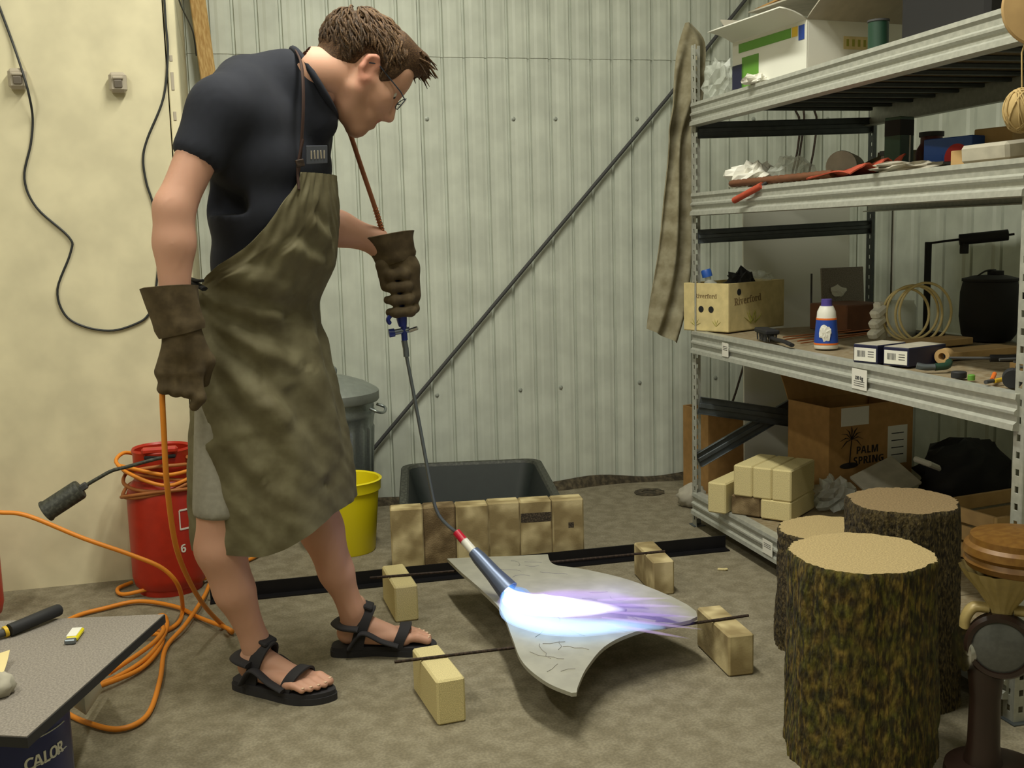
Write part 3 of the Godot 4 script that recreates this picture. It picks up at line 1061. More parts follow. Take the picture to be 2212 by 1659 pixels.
func net_mesh(out: Dictionary, relax := 1) -> ArrayMesh:
	var v: PackedVector3Array = out.v
	var idx: PackedInt32Array = out.i
	for pass_n in relax:
		var sum := PackedVector3Array()
		var cnt := PackedInt32Array()
		sum.resize(v.size())
		cnt.resize(v.size())
		for k in range(0, idx.size(), 3):
			for e in 3:
				var a := idx[k + e]
				sum[a] += v[idx[k + (e + 1) % 3]] + v[idx[k + (e + 2) % 3]]
				cnt[a] += 2
		for a in v.size():
			if cnt[a]:
				v[a] = v[a].lerp(sum[a] / cnt[a], 0.4)
	var n := PackedVector3Array()
	n.resize(v.size())
	for k in range(0, idx.size(), 3):
		var f := (v[idx[k + 2]] - v[idx[k]]).cross(v[idx[k + 1]] - v[idx[k]])
		n[idx[k]] += f
		n[idx[k + 1]] += f
		n[idx[k + 2]] += f
	for a in n.size():
		n[a] = n[a].normalized()
	var arr := []
	arr.resize(Mesh.ARRAY_MAX)
	arr[Mesh.ARRAY_VERTEX] = v
	arr[Mesh.ARRAY_NORMAL] = n
	arr[Mesh.ARRAY_COLOR] = out.c
	arr[Mesh.ARRAY_INDEX] = idx
	var m := ArrayMesh.new()
	m.add_surface_from_arrays(Mesh.PRIMITIVE_TRIANGLES, arr)
	return m


func net_part(called: String, f: Field, material: String, parent: Node3D, xf := Transform3D(), relax := 1) -> MeshInstance3D:
	var out := empty_out()
	f.surface(out, xf)
	return put(called, net_mesh(out, relax), material, parent)


# skin tones of the head by place: lips, stubble, ears and cheeks have colours of their own
class FaceTint:
	func color(p: Vector3) -> Color:
		var c := Color8(214, 164, 138).srgb_to_linear()
		var z := absf(p.z)
		var stub := smoothstep(-0.035, -0.075, p.y) * smoothstep(0.0, 0.03, p.x)
		c = c.lerp(Color8(150, 112, 84).srgb_to_linear(), 0.62 * stub)
		var lip := smoothstep(0.024, 0.012, Vector3(p.x - 0.105, (p.y + 0.070) * 1.4, z * 0.45).length())
		c = c.lerp(Color8(176, 84, 78).srgb_to_linear(), 0.8 * lip)
		var ear := smoothstep(0.07, 0.085, z) * smoothstep(0.05, 0.02, absf(p.x + 0.01))
		c = c.lerp(Color8(214, 140, 120).srgb_to_linear(), 0.6 * ear)
		return c


const FWD := Vector3(0.85, 0, 0.527)
const SIDE := Vector3(-0.527, 0, 0.85)


func person() -> void:
	var man := thing("person", "person in a dark t-shirt, long leather apron, gloves and sandals, bending over a gas torch", "person", Vector3.ZERO)
	var skin := Color8(205, 156, 132).srgb_to_linear()
	# ---- one continuous body
	var f := Field.new(Vector3(-0.26, 0.05, -3.16), Vector3(0.46, 1.66, -2.50), 0.0095, 0.010)
	var sh_r := Vector3(-0.025, 1.485, -2.665)
	var el_r := Vector3(-0.138, 1.25, -2.605)
	var wr_r := Vector3(-0.150, 1.03, -2.598)
	f.bone(sh_r, el_r, 0.055, 0.043)
	f.bone(el_r, el_r.lerp(wr_r, 0.35), 0.042, 0.044)
	f.bone(el_r.lerp(wr_r, 0.35), wr_r, 0.044, 0.032)
	f.bone(wr_r, Vector3(-0.148, 0.93, -2.598), 0.031, 0.034)
	var sh_l := Vector3(0.185, 1.47, -2.985)
	var el_l := Vector3(0.205, 1.225, -3.055)
	var wr_l := Vector3(0.376, 1.164, -3.04)
	f.bone(sh_l, el_l, 0.052, 0.045)
	f.bone(el_l, el_l.lerp(wr_l, 0.4), 0.046, 0.046)
	f.bone(el_l.lerp(wr_l, 0.4), wr_l, 0.046, 0.033)
	f.bone(wr_l, Vector3(0.425, 1.08, -3.04), 0.032, 0.03)
	# trunk under the clothes
	f.bone(Vector3(0.03, 0.95, -2.865), Vector3(0.085, 1.25, -2.845), 0.10, 0.095)
	f.bone(Vector3(0.085, 1.25, -2.845), Vector3(0.10, 1.47, -2.84), 0.095, 0.07)
	f.bone(sh_r, sh_l, 0.05, 0.05)
	# neck
	f.bone(Vector3(0.16, 1.53, -2.85), Vector3(0.27, 1.585, -2.85), 0.064, 0.058)
	# legs
	var kn_r := Vector3(-0.082, 0.53, -2.745)
	var an_r := Vector3(-0.016, 0.125, -2.788)
	f.bone(Vector3(-0.025, 0.92, -2.80), kn_r, 0.085, 0.058)
	f.bone(kn_r, Vector3(-0.090, 0.40, -2.757), 0.056, 0.060)
	f.bone(Vector3(-0.090, 0.40, -2.757), Vector3(-0.062, 0.28, -2.768), 0.060, 0.050)
	f.bone(Vector3(-0.062, 0.28, -2.768), an_r, 0.048, 0.033)
	f.bone(an_r, Vector3(-0.018, 0.06, -2.79), 0.033, 0.034)
	var kn_l := Vector3(0.150, 0.52, -2.905)
	var an_l := Vector3(0.252, 0.13, -2.95)
	f.bone(Vector3(0.075, 0.92, -2.91), kn_l, 0.085, 0.056)
	f.bone(kn_l, Vector3(0.176, 0.38, -2.925), 0.055, 0.058)
	f.bone(Vector3(0.176, 0.38, -2.925), Vector3(0.212, 0.25, -2.94), 0.058, 0.046)
	f.bone(Vector3(0.212, 0.25, -2.94), an_l, 0.045, 0.032)
	f.bone(an_l, Vector3(0.252, 0.065, -2.955), 0.032, 0.033)
	var out := empty_out()
	f.surface(out, Transform3D(), null, skin)
	# ---- the head, in its own frame: x to the face, y to the crown, z to the man's right
	var head := Transform3D(Basis(Vector3.UP, 0.20) * Basis(Vector3.BACK, -0.72) * Basis.from_scale(Vector3.ONE * 1.04), Vector3(0.336, 1.588, -2.852))
	var g := Field.new(Vector3(-0.14, -0.17, -0.12), Vector3(0.15, 0.16, 0.12), 0.0036, 0.006)
	g.bone(Vector3(-0.032, 0.040, 0), Vector3(0.028, 0.048, 0), 0.083, 0.080, Vector3.BACK, 1.1)
	g.bone(Vector3(0.050, 0.052, -0.026), Vector3(0.050, 0.052, 0.026), 0.044, 0.044)
	g.bone(Vector3(0.052, -0.02, -0.020), Vector3(0.052, -0.02, 0.020), 0.047, 0.047)
	for sd in [-1.0, 1.0]:
		g.bone(Vector3(0.0, -0.052, sd * 0.052), Vector3(0.066, -0.108, sd * 0.018), 0.022, 0.019)
		g.bone(Vector3(-0.005, 0.0, sd * 0.055), Vector3(0.0, -0.05, sd * 0.053), 0.022, 0.021)
		g.bone(Vector3(0.058, -0.018, sd * 0.046), Vector3(0.02, -0.012, sd * 0.058), 0.021, 0.018)
		g.bone(Vector3(0.088, 0.028, sd * 0.014), Vector3(0.074, 0.030, sd * 0.044), 0.011, 0.010)
		g.bone(Vector3(0.103, -0.040, sd * 0.011), Vector3(0.098, -0.038, sd * 0.013), 0.008, 0.008)
		# the ear: rim, bowl and lobe
		g.bone(Vector3(-0.022, -0.010, sd * 0.081), Vector3(-0.024, 0.014, sd * 0.087), 0.006, 0.0055)
		g.bone(Vector3(-0.024, 0.014, sd * 0.087), Vector3(-0.012, 0.026, sd * 0.087), 0.0055, 0.0055)
		g.bone(Vector3(-0.012, 0.026, sd * 0.087), Vector3(0.004, 0.016, sd * 0.079), 0.0055, 0.0045)
		g.bone(Vector3(-0.022, -0.010, sd * 0.083), Vector3(-0.006, -0.030, sd * 0.077), 0.007, 0.0085)
		g.bone(Vector3(-0.012, 0.010, sd * 0.077), Vector3(-0.004, -0.016, sd * 0.073), 0.009, 0.009)
	g.bone(Vector3(0.070, -0.110, -0.008), Vector3(0.070, -0.110, 0.008), 0.021, 0.021)
	g.bone(Vector3(0.066, -0.070, -0.012), Vector3(0.066, -0.070, 0.012), 0.032, 0.032)
	g.bone(Vector3(0.035, -0.085, 0), Vector3(0.0, -0.06, 0), 0.040, 0.045)
	g.bone(Vector3(0.092, 0.022, 0), Vector3(0.117, -0.032, 0), 0.0085, 0.0115)
	g.bone(Vector3(0.094, -0.064, -0.014), Vector3(0.094, -0.064, 0.014), 0.0078, 0.0078)
	g.bone(Vector3(0.092, -0.079, -0.012), Vector3(0.092, -0.079, 0.012), 0.0085, 0.0085)
	g.bone(Vector3(-0.045, -0.035, 0), Vector3(-0.10, -0.085, 0), 0.060, 0.060)
	for sd in [-1.0, 1.0]:
		g.bone(Vector3(-0.012, 0.012, sd * 0.096), Vector3(-0.008, -0.012, sd * 0.089), 0.0085, 0.0075, Vector3.ZERO, 1.0, 1)
		g.bone(Vector3(0.100, 0.010, sd * 0.032), Vector3(0.096, 0.008, sd * 0.042), 0.011, 0.010, Vector3.ZERO, 1.0, 1)
	g.bone(Vector3(0.105, -0.0715, -0.020), Vector3(0.105, -0.0715, 0.020), 0.004, 0.004, Vector3.ZERO, 1.0, 1)
	g.surface(out, head, FaceTint.new())
	# ---- the feet, each in its own frame: x to the toes, y up, z to its right; big toe on the inner side
	var foot_r := Transform3D(Basis(Vector3(0.78, 0, 0.626), Vector3.UP, Vector3(-0.626, 0, 0.78)), Vector3(-0.066, 0.0, -2.826))
	var foot_l := Transform3D(Basis(Vector3(0.975, 0, 0.222), Vector3.UP, Vector3(-0.222, 0, 0.975)), Vector3(0.200, 0.0, -2.972))
	for q in [[foot_r, 1.0], [foot_l, -1.0]]:
		var sd: float = q[1]
		var ft := Field.new(Vector3(-0.01, 0.015, -0.075), Vector3(0.30, 0.17, 0.075), 0.0034, 0.0032)
		ft.bone(Vector3(0.040, 0.062, 0), Vector3(0.050, 0.085, 0), 0.033, 0.034)
		ft.bone(Vector3(0.062, 0.14, 0), Vector3(0.062, 0.09, 0), 0.033, 0.035)
		ft.bone(Vector3(0.070, 0.085, 0), Vector3(0.165, 0.058, -sd * 0.008), 0.036, 0.022)
		ft.bone(Vector3(0.05, 0.05, sd * 0.008), Vector3(0.19, 0.046, sd * 0.028), 0.024, 0.018)
		ft.bone(Vector3(0.06, 0.055, -sd * 0.010), Vector3(0.20, 0.047, -sd * 0.026), 0.024, 0.020)
		ft.bone(Vector3(0.195, 0.046, -sd * 0.024), Vector3(0.178, 0.044, sd * 0.032), 0.018, 0.015)
		var toes := [[-0.031, 0.266, 0.0125], [-0.0075, 0.268, 0.0092], [0.0120, 0.260, 0.0088], [0.0295, 0.249, 0.0084], [0.0450, 0.235, 0.0082]]
		for t in toes:
			var mid := Vector3(t[1] - 0.028, 0.050, sd * t[0])
			ft.bone(Vector3(0.19, 0.046, sd * t[0] * 0.9), mid, 0.010, t[2] * 0.92)
			ft.bone(mid, Vector3(t[1], 0.041, sd * t[0]), t[2] * 0.95, t[2])
		ft.surface(out, q[0], null, skin)
	var body := put("body", net_mesh(out, 1), "skin", man)
	for q in [[foot_r, 1.0], [foot_l, -1.0]]:
		var sd: float = q[1]
		var ns := new_st()
		for t in [[-0.031, 0.266, 0.0125], [-0.0075, 0.268, 0.0092], [0.0120, 0.260, 0.0088], [0.0295, 0.249, 0.0084], [0.0450, 0.235, 0.0082]]:
			ball(ns, q[0] * Vector3(t[1] + 0.003, 0.041 + t[2] * 0.8, sd * t[0]), Vector3(0.005, 0.002, t[2] * 0.6), 8, q[0].basis)
		put("toenails", ns, "nail", body)
	face_and_hair(man, body, head)
	clothes(man)
	gloves(man, wr_r, wr_l)
	sandal(man, foot_r, 1.0)
	sandal(man, foot_l, -1.0)


func face_and_hair(man: Node3D, body: Node3D, head: Transform3D) -> void:
	var e := new_st()
	for sd in [-1.0, 1.0]:
		ball(e, head * Vector3(0.079, 0.009, sd * 0.032), Vector3.ONE * 0.0118, 12)
	tag(put("eyes", e, "white_plastic", body), "", "", "", "stuff")
	for sd in [-1.0, 1.0]:
		var eb := new_st()
		eb.set_color(Color8(96, 74, 52).srgb_to_linear())
		tube(eb, smooth([head * Vector3(0.100, 0.032, sd * 0.012), head * Vector3(0.095, 0.037, sd * 0.030), head * Vector3(0.079, 0.035, sd * 0.050)], 5), 0.0035, 6, 0.7)
		put("eyebrow", eb, "hair", body)
		var ir := new_st()
		ball(ir, head * Vector3(0.0865, 0.004, sd * 0.032), Vector3.ONE * 0.0058, 10)
		put("iris", ir, "dark_grey", body)
	# hair: a cap of volume with combed locks on it
	var f := Field.new(Vector3(-0.16, -0.10, -0.125), Vector3(0.17, 0.19, 0.125), 0.005, 0.007)
	f.bone(Vector3(-0.045, 0.048, 0), Vector3(0.018, 0.060, 0), 0.088, 0.087, Vector3.BACK, 1.07)
	f.bone(Vector3(-0.07, 0.0, 0), Vector3(-0.075, -0.03, 0), 0.062, 0.050, Vector3.BACK, 0.92)
	f.bone(Vector3(0.02, 0.098, -0.03), Vector3(0.085, 0.118, -0.02), 0.046, 0.026)
	f.bone(Vector3(0.02, 0.098, 0.03), Vector3(0.085, 0.116, 0.025), 0.046, 0.028)
	f.bone(Vector3(0.085, 0.116, 0.02), Vector3(0.122, 0.118, -0.01), 0.026, 0.012)
	for sd in [-1.0, 1.0]:
		f.bone(Vector3(0.0, 0.05, sd * 0.058), Vector3(0.038, 0.040, sd * 0.060), 0.030, 0.022)
		f.bone(Vector3(0.030, 0.03, sd * 0.066), Vector3(0.026, -0.012, sd * 0.068), 0.012, 0.007)
		# room for the ear and the face
		f.bone(Vector3(-0.012, 0.002, sd * 0.10), Vector3(-0.006, 0.0, sd * 0.07), 0.026, 0.020, Vector3.ZERO, 1.0, 1)
	f.bone(Vector3(0.12, 0.02, -0.05), Vector3(0.12, 0.02, 0.05), 0.062, 0.062, Vector3.ZERO, 1.0, 1)
	f.bone(Vector3(0.09, -0.06, -0.05), Vector3(0.09, -0.06, 0.05), 0.062, 0.062, Vector3.ZERO, 1.0, 1)
	var out := empty_out()
	f.surface(out, head, null, Color8(112, 88, 62).srgb_to_linear())
	var hair := put("hair", net_mesh(out, 1), "hair", man)
	var st := new_st()
	var r := RandomNumberGenerator.new()
	r.seed = 21
	# locks run along meridians away from the whorl at the back of the crown
	var whorl := Vector3(-0.75, 0.66, 0.0).normalized()
	var e1 := whorl.cross(Vector3.BACK).normalized()
	for k in 2200:
		var az := r.randf_range(-PI, PI)
		var p0 := sqrt(r.randf()) * 2.1
		var reach := r.randf_range(0.30, 0.55)
		var lift := r.randf_range(0.0, 0.07)
		var curl := r.randf_range(-0.25, 0.25)
		var pts := PackedVector3Array()
		var rad := []
		for m in 6:
			var f2 := m / 5.0
			var pol := p0 + reach * f2
			var az2 := az + curl * f2
			var d := whorl * cos(pol) + (e1 * cos(az2) + Vector3.BACK * sin(az2)) * sin(pol)
			var q := Vector3(-0.019, 0.048, 0) + d * Vector3(0.124, 0.097, 0.0915) * (1.0 + lift * sin(PI * minf(f2 + 0.15, 1.0)))
			q.y += 0.016 * smoothstep(0.02, 0.10, q.x)
			# bare face, ear and neck
			if q.x > 0.052 and q.y < 0.098 - (q.x - 0.052) * 0.2 or absf(q.z) > 0.055 and q.x > -0.045 and q.x < 0.012 and q.y < 0.036 or q.y < -0.062 or q.x > 0.030 and q.y < 0.045 or q.x > -0.05 and q.y < 0.0 and q.x < 0.02:
				break
			pts.append(head * q)
			rad.append(0.0029 * sin(PI * (m + 0.8) / 6.6) + 0.0005)
		if pts.size() < 3:
			continue
		rad[pts.size() - 1] = 0.0006
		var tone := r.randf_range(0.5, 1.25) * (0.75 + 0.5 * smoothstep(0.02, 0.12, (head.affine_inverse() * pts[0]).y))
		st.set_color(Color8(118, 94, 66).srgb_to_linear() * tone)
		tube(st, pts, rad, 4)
	# the tousled fringe
	for k in 90:
		var z0 := r.randf_range(-0.055, 0.06)
		var a := Vector3(r.randf_range(0.05, 0.10), r.randf_range(0.105, 0.132), z0)
		var tip := a + Vector3(r.randf_range(0.025, 0.055), r.randf_range(-0.018, 0.016), r.randf_range(-0.012, 0.012))
		st.set_color(Color8(116, 92, 66).srgb_to_linear() * r.randf_range(0.6, 1.25))
		tube(st, PackedVector3Array([head * a, head * a.lerp(tip, 0.5) + Vector3(0, 0.004, 0), head * tip]), [0.004, 0.0032, 0.0008], 4)
	tag(put("hair_locks", st, "hair", hair), "", "", "", "stuff")
	# spectacles
	var g := thing_part("spectacles", man)
	for sd in [-1.0, 1.0]:
		var rim := []
		for k in 13:
			var a := TAU * k / 12
			rim.append(head * Vector3(0.113 - 0.004 * absf(cos(a)), 0.004 + 0.017 * sin(a), sd * (0.033 + 0.025 * cos(a))))
		rod("lens_rim", rim, 0.0013, "spectacle_frame", g, 5)
		rod("temple", [head * Vector3(0.108, 0.010, sd * 0.058), head * Vector3(0.085, 0.012, sd * 0.074), head * Vector3(0.0, 0.020, sd * 0.084), head * Vector3(-0.022, 0.004, sd * 0.086)], 0.0018, "spectacle_frame", g, 6)
		var l := new_st()
		var prev := Vector3.ZERO
		for k in 13:
			var a := TAU * k / 12
			var p := head * Vector3(0.113, 0.004 + 0.016 * sin(a), sd * (0.033 + 0.024 * cos(a)))
			if k:
				tri(l, head * Vector3(0.1135, 0.004, sd * 0.033), prev, p)
			prev = p
		put("lens", l, "lens", g)
	rod("bridge", [head * Vector3(0.112, 0.008, -0.009), head * Vector3(0.117, 0.012, 0), head * Vector3(0.112, 0.008, 0.009)], 0.0013, "spectacle_frame", g, 5)


func thing_part(called: String, parent: Node3D) -> Node3D:
	var o := Node3D.new()
	o.name = called
	parent.add_child(o, true)
	return o


func clothes(man: Node3D) -> void:
	var f := Field.new(Vector3(-0.21, 0.93, -3.15), Vector3(0.34, 1.70, -2.52), 0.0105, 0.013)
	for q in [[1.01, 0.040, -2.860, 0.055, 0.098], [1.12, 0.072, -2.850, 0.066, 0.108], [1.24, 0.084, -2.842, 0.082, 0.112], [1.36, 0.096, -2.838, 0.094, 0.107], [1.46, 0.094, -2.836, 0.105, 0.095], [1.525, 0.080, -2.838, 0.10, 0.072]]:
		var c := Vector3(q[1], q[0], q[2])
		f.bone(c - SIDE * q[3], c + SIDE * q[3], q[4], q[4])
	f.bone(Vector3(0.065, 1.555, -2.85) - SIDE * 0.05, Vector3(0.065, 1.555, -2.85) + SIDE * 0.05, 0.072, 0.072)
	f.bone(Vector3(0.11, 1.56, -2.85), Vector3(0.165, 1.562, -2.85), 0.074, 0.072)
	f.bone(Vector3(0.02, 1.51, -2.72), Vector3(-0.025, 1.475, -2.668), 0.068, 0.070)
	f.bone(Vector3(-0.02, 1.485, -2.67), Vector3(-0.125, 1.28, -2.615), 0.068, 0.058)
	f.bone(Vector3(0.16, 1.50, -2.95), Vector3(0.195, 1.46, -2.99), 0.066, 0.066)
	f.bone(Vector3(0.185, 1.47, -2.985), Vector3(0.205, 1.25, -3.05), 0.066, 0.058)
	# sleeve hems, bottom hem and neckline
	f.cut(Vector3(-0.090, 1.358, -2.622), Vector3(-0.47, -0.865, 0.18).normalized(), 0.11)
	f.cut(Vector3(0.20, 1.30, -3.04), Vector3(0.1, -0.97, -0.2).normalized(), 0.09)
	f.bone(Vector3(0.13, 1.54, -2.85), Vector3(0.208, 1.475, -2.848), 0.074, 0.060)
	f.bone(Vector3(0.15, 1.57, -2.85), Vector3(0.24, 1.55, -2.85), 0.076, 0.072)
	f.cut(Vector3(0.216, 1.571, -2.85), Vector3(0.857, 0.515, 0.0).normalized(), 0.14)
	net_part("t_shirt", f, "shirt", man, Transform3D(), 2)
	rod("collar", smooth([Vector3(0.162, 1.650, -2.85), Vector3(0.176, 1.626, -2.792), Vector3(0.207, 1.570, -2.764), Vector3(0.243, 1.512, -2.788), Vector3(0.262, 1.482, -2.85), Vector3(0.243, 1.512, -2.912), Vector3(0.207, 1.570, -2.936), Vector3(0.176, 1.626, -2.908)], 5, true), 0.009, "shirt", man)
	# shorts
	var s := Field.new(Vector3(-0.21, 0.42, -3.06), Vector3(0.26, 1.0, -2.62), 0.0105, 0.012)
	s.bone(Vector3(-0.020, 0.90, -2.80), Vector3(-0.078, 0.46, -2.748), 0.100, 0.078)
	s.bone(Vector3(0.075, 0.90, -2.91), Vector3(0.145, 0.46, -2.90), 0.095, 0.08)
	s.bone(Vector3(-0.02, 0.88, -2.83), Vector3(0.06, 0.88, -2.90), 0.10, 0.10)
	s.cut(Vector3(-0.06, 0.485, -2.745), Vector3(0, -1, 0), 0.14)
	s.cut(Vector3(0.145, 0.485, -2.90), Vector3(0, -1, 0), 0.14)
	net_part("shorts", s, "shorts", man, Transform3D(), 2)
	apron(man)


func apron(man: Node3D) -> void:
	var ap := thing_part("apron", man)
	# height, centre x, centre z, forward radius, side radius, near edge angle, far edge angle
	var lev := [[1.335, 0.086, -2.840, 0.154, 0.20, 24.0, -34.0], [1.25, 0.086, -2.842, 0.156, 0.205, 46.0, -50.0], [1.17, 0.080, -2.846, 0.156, 0.208, 68.0, -75.0], [1.10, 0.072, -2.850, 0.152, 0.208, 103.0, -100.0], [1.06, 0.058, -2.855, 0.146, 0.20, 128.0, -115.0], [1.00, 0.044, -2.858, 0.134, 0.188, 138.0, -115.0], [0.92, 0.044, -2.858, 0.142, 0.190, 142.0, -115.0], [0.76, 0.048, -2.855, 0.170, 0.205, 146.0, -112.0], [0.60, 0.050, -2.853, 0.186, 0.214, 146.0, -110.0], [0.41, 0.058, -2.850, 0.192, 0.218, 134.0, -106.0]]
	# creases: from (s, y) to (s, y), depth, width; s runs from the near edge (0) to the far edge (1)
	var cr := [[0.02, 1.05, 0.42, 0.985, 0.013, 0.020], [0.02, 1.03, 0.46, 0.87, 0.014, 0.024], [0.03, 1.01, 0.40, 0.74, 0.014, 0.026], [0.05, 0.98, 0.30, 0.62, 0.010, 0.028], [0.10, 1.10, 0.40, 1.05, 0.010, 0.022], [0.36, 0.80, 0.50, 0.55, 0.012, 0.032], [0.18, 0.70, 0.26, 0.42, 0.010, 0.035], [0.55, 0.95, 0.60, 0.42, 0.012, 0.04], [0.34, 1.22, 0.52, 1.17, 0.006, 0.02], [0.25, 1.16, 0.50, 1.11, 0.008, 0.018], [0.75, 0.95, 0.8, 0.42, 0.012, 0.04]]
	var rows := []
	var nr := 110
	var nc := 90
	for i in nr + 1:
		var y := lerpf(1.335, 0.41, float(i) / nr)
		var k := 0
		while k < lev.size() - 2 and lev[k + 1][0] > y:
			k += 1
		var f: float = clampf((lev[k][0] - y) / (lev[k][0] - lev[k + 1][0]), 0.0, 1.0)
		var L := []
		for m in range(1, 7):
			var p0: float = lev[maxi(k - 1, 0)][m]
			var p3: float = lev[mini(k + 2, lev.size() - 1)][m]
			L.append(cubic_interpolate(lev[k][m], lev[k + 1][m], p0, p3, f))
		var row := PackedVector3Array()
		for j in nc + 1:
			var s := float(j) / nc
			var a := deg_to_rad(lerpf(L[4], L[5], s))
			var d := 0.0
			for c in cr:
				var va := Vector2(s * 0.62, y) - Vector2(c[0] * 0.62, c[1])
				var vb := Vector2((c[2] - c[0]) * 0.62, c[3] - c[1])
				var t := clampf(va.dot(vb) / vb.length_squared(), 0.0, 1.0)
				var off := va - vb * t
				var dist := off.length() * signf(vb.cross(off) + 0.00001)
				var g: float = dist / c[5]
				d += c[4] * (exp(-g * g) - 0.8 * exp(-(g - 1.4) * (g - 1.4))) * smoothstep(0.0, 0.15, t + 0.05) * (1.0 - 0.5 * t)
			# soft flutes towards the hem
			d += 0.010 * smoothstep(0.9, 0.45, y) * sin(s * 17.0 + 0.6 + y * 2.0)
			d += 0.0016 * sin(s * 60.0 + y * 31.0) * sin(y * 47.0 + s * 21.0)
			d = maxf(d * 1.7, -0.014 - 0.02 * smoothstep(0.95, 0.8, y))
			var rf: float = L[2] + d
			var rs: float = L[3] + d
			var ca := cos(a)
			var sa := sin(a)
			var p := Vector3(L[0], y, L[1]) + FWD * (rf * signf(ca) * pow(absf(ca), 0.9)) + SIDE * (rs * signf(sa) * pow(absf(sa), 0.9))
			# the hem rises towards the front
			var low := smoothstep(0.75, 0.41, y)
			p.y += low * (0.075 * smoothstep(-0.02, 0.24, p.x) - 0.012)
			row.append(p)
		rows.append(row)
	var st := new_st()
	rows.reverse()
	cloth(st, rows, 0.0035)
	put("apron_leather", st, "apron", ap)
	# neck strap, its loose end with the buckle, waist tie
	var near := Vector3(0.153, 1.335, -2.705)
	var s2 := new_st()
	tube(s2, smooth([near, Vector3(0.162, 1.395, -2.7), Vector3(0.171, 1.479, -2.692), Vector3(0.175, 1.551, -2.705), Vector3(0.175, 1.601, -2.745), Vector3(0.169, 1.635, -2.8), Vector3(0.168, 1.65, -2.86)], 6), 0.0075, 6, 0.4)
	put("neck_strap", s2, "strap_leather", ap)
	s2 = new_st()
	tube(s2, smooth([Vector3(0.167, 1.413, -2.69), Vector3(0.151, 1.348, -2.69), Vector3(0.15, 1.292, -2.68)], 6), 0.010, 6, 0.4)
	put("strap_end", s2, "strap_leather", ap)
	s2 = new_st()
	bx(s2, Vector3(0.022, 0.018, 0.005), Transform3D(Basis(Vector3.UP, 0.4) * Basis(Vector3.BACK, 0.2), Vector3(0.156, 1.355, -2.675)), 0.002)
	put("buckle", s2, "rust_steel", ap)
	s2 = new_st()
	tube(s2, smooth([Vector3(-0.134, 1.083, -2.72), Vector3(-0.109, 1.076, -2.69), Vector3(-0.084, 1.062, -2.665)], 5), 0.011, 6, 0.5)
	tube(s2, smooth([Vector3(-0.123, 1.088, -2.72), Vector3(-0.101, 1.082, -2.68), Vector3(-0.087, 1.082, -2.668)], 5), 0.007, 6, 0.6)
	put("waist_tie", s2, "matt_black", ap)
	# printed patch on the chest of the shirt
	var bt := Transform3D(Basis(Vector3(-0.50, -0.08, 0.86).normalized() * -1.0, Vector3(0.07, 0.995, 0.05).normalized(), FWD).orthonormalized(), Vector3(0.202, 1.38, -2.742))
	var b := block("shirt_print", Vector3(0.115, 0.044, 0.004), bt, "badge", man, 0.002)
	for k in 5:
		block("print_mark", Vector3(0.007, 0.020, 0.001), Transform3D(Basis(Vector3.BACK, 0.2 * (k % 2)), Vector3(-0.036 + k * 0.018, 0.0, 0.0025)), "grey_plastic", b, 0.0003)


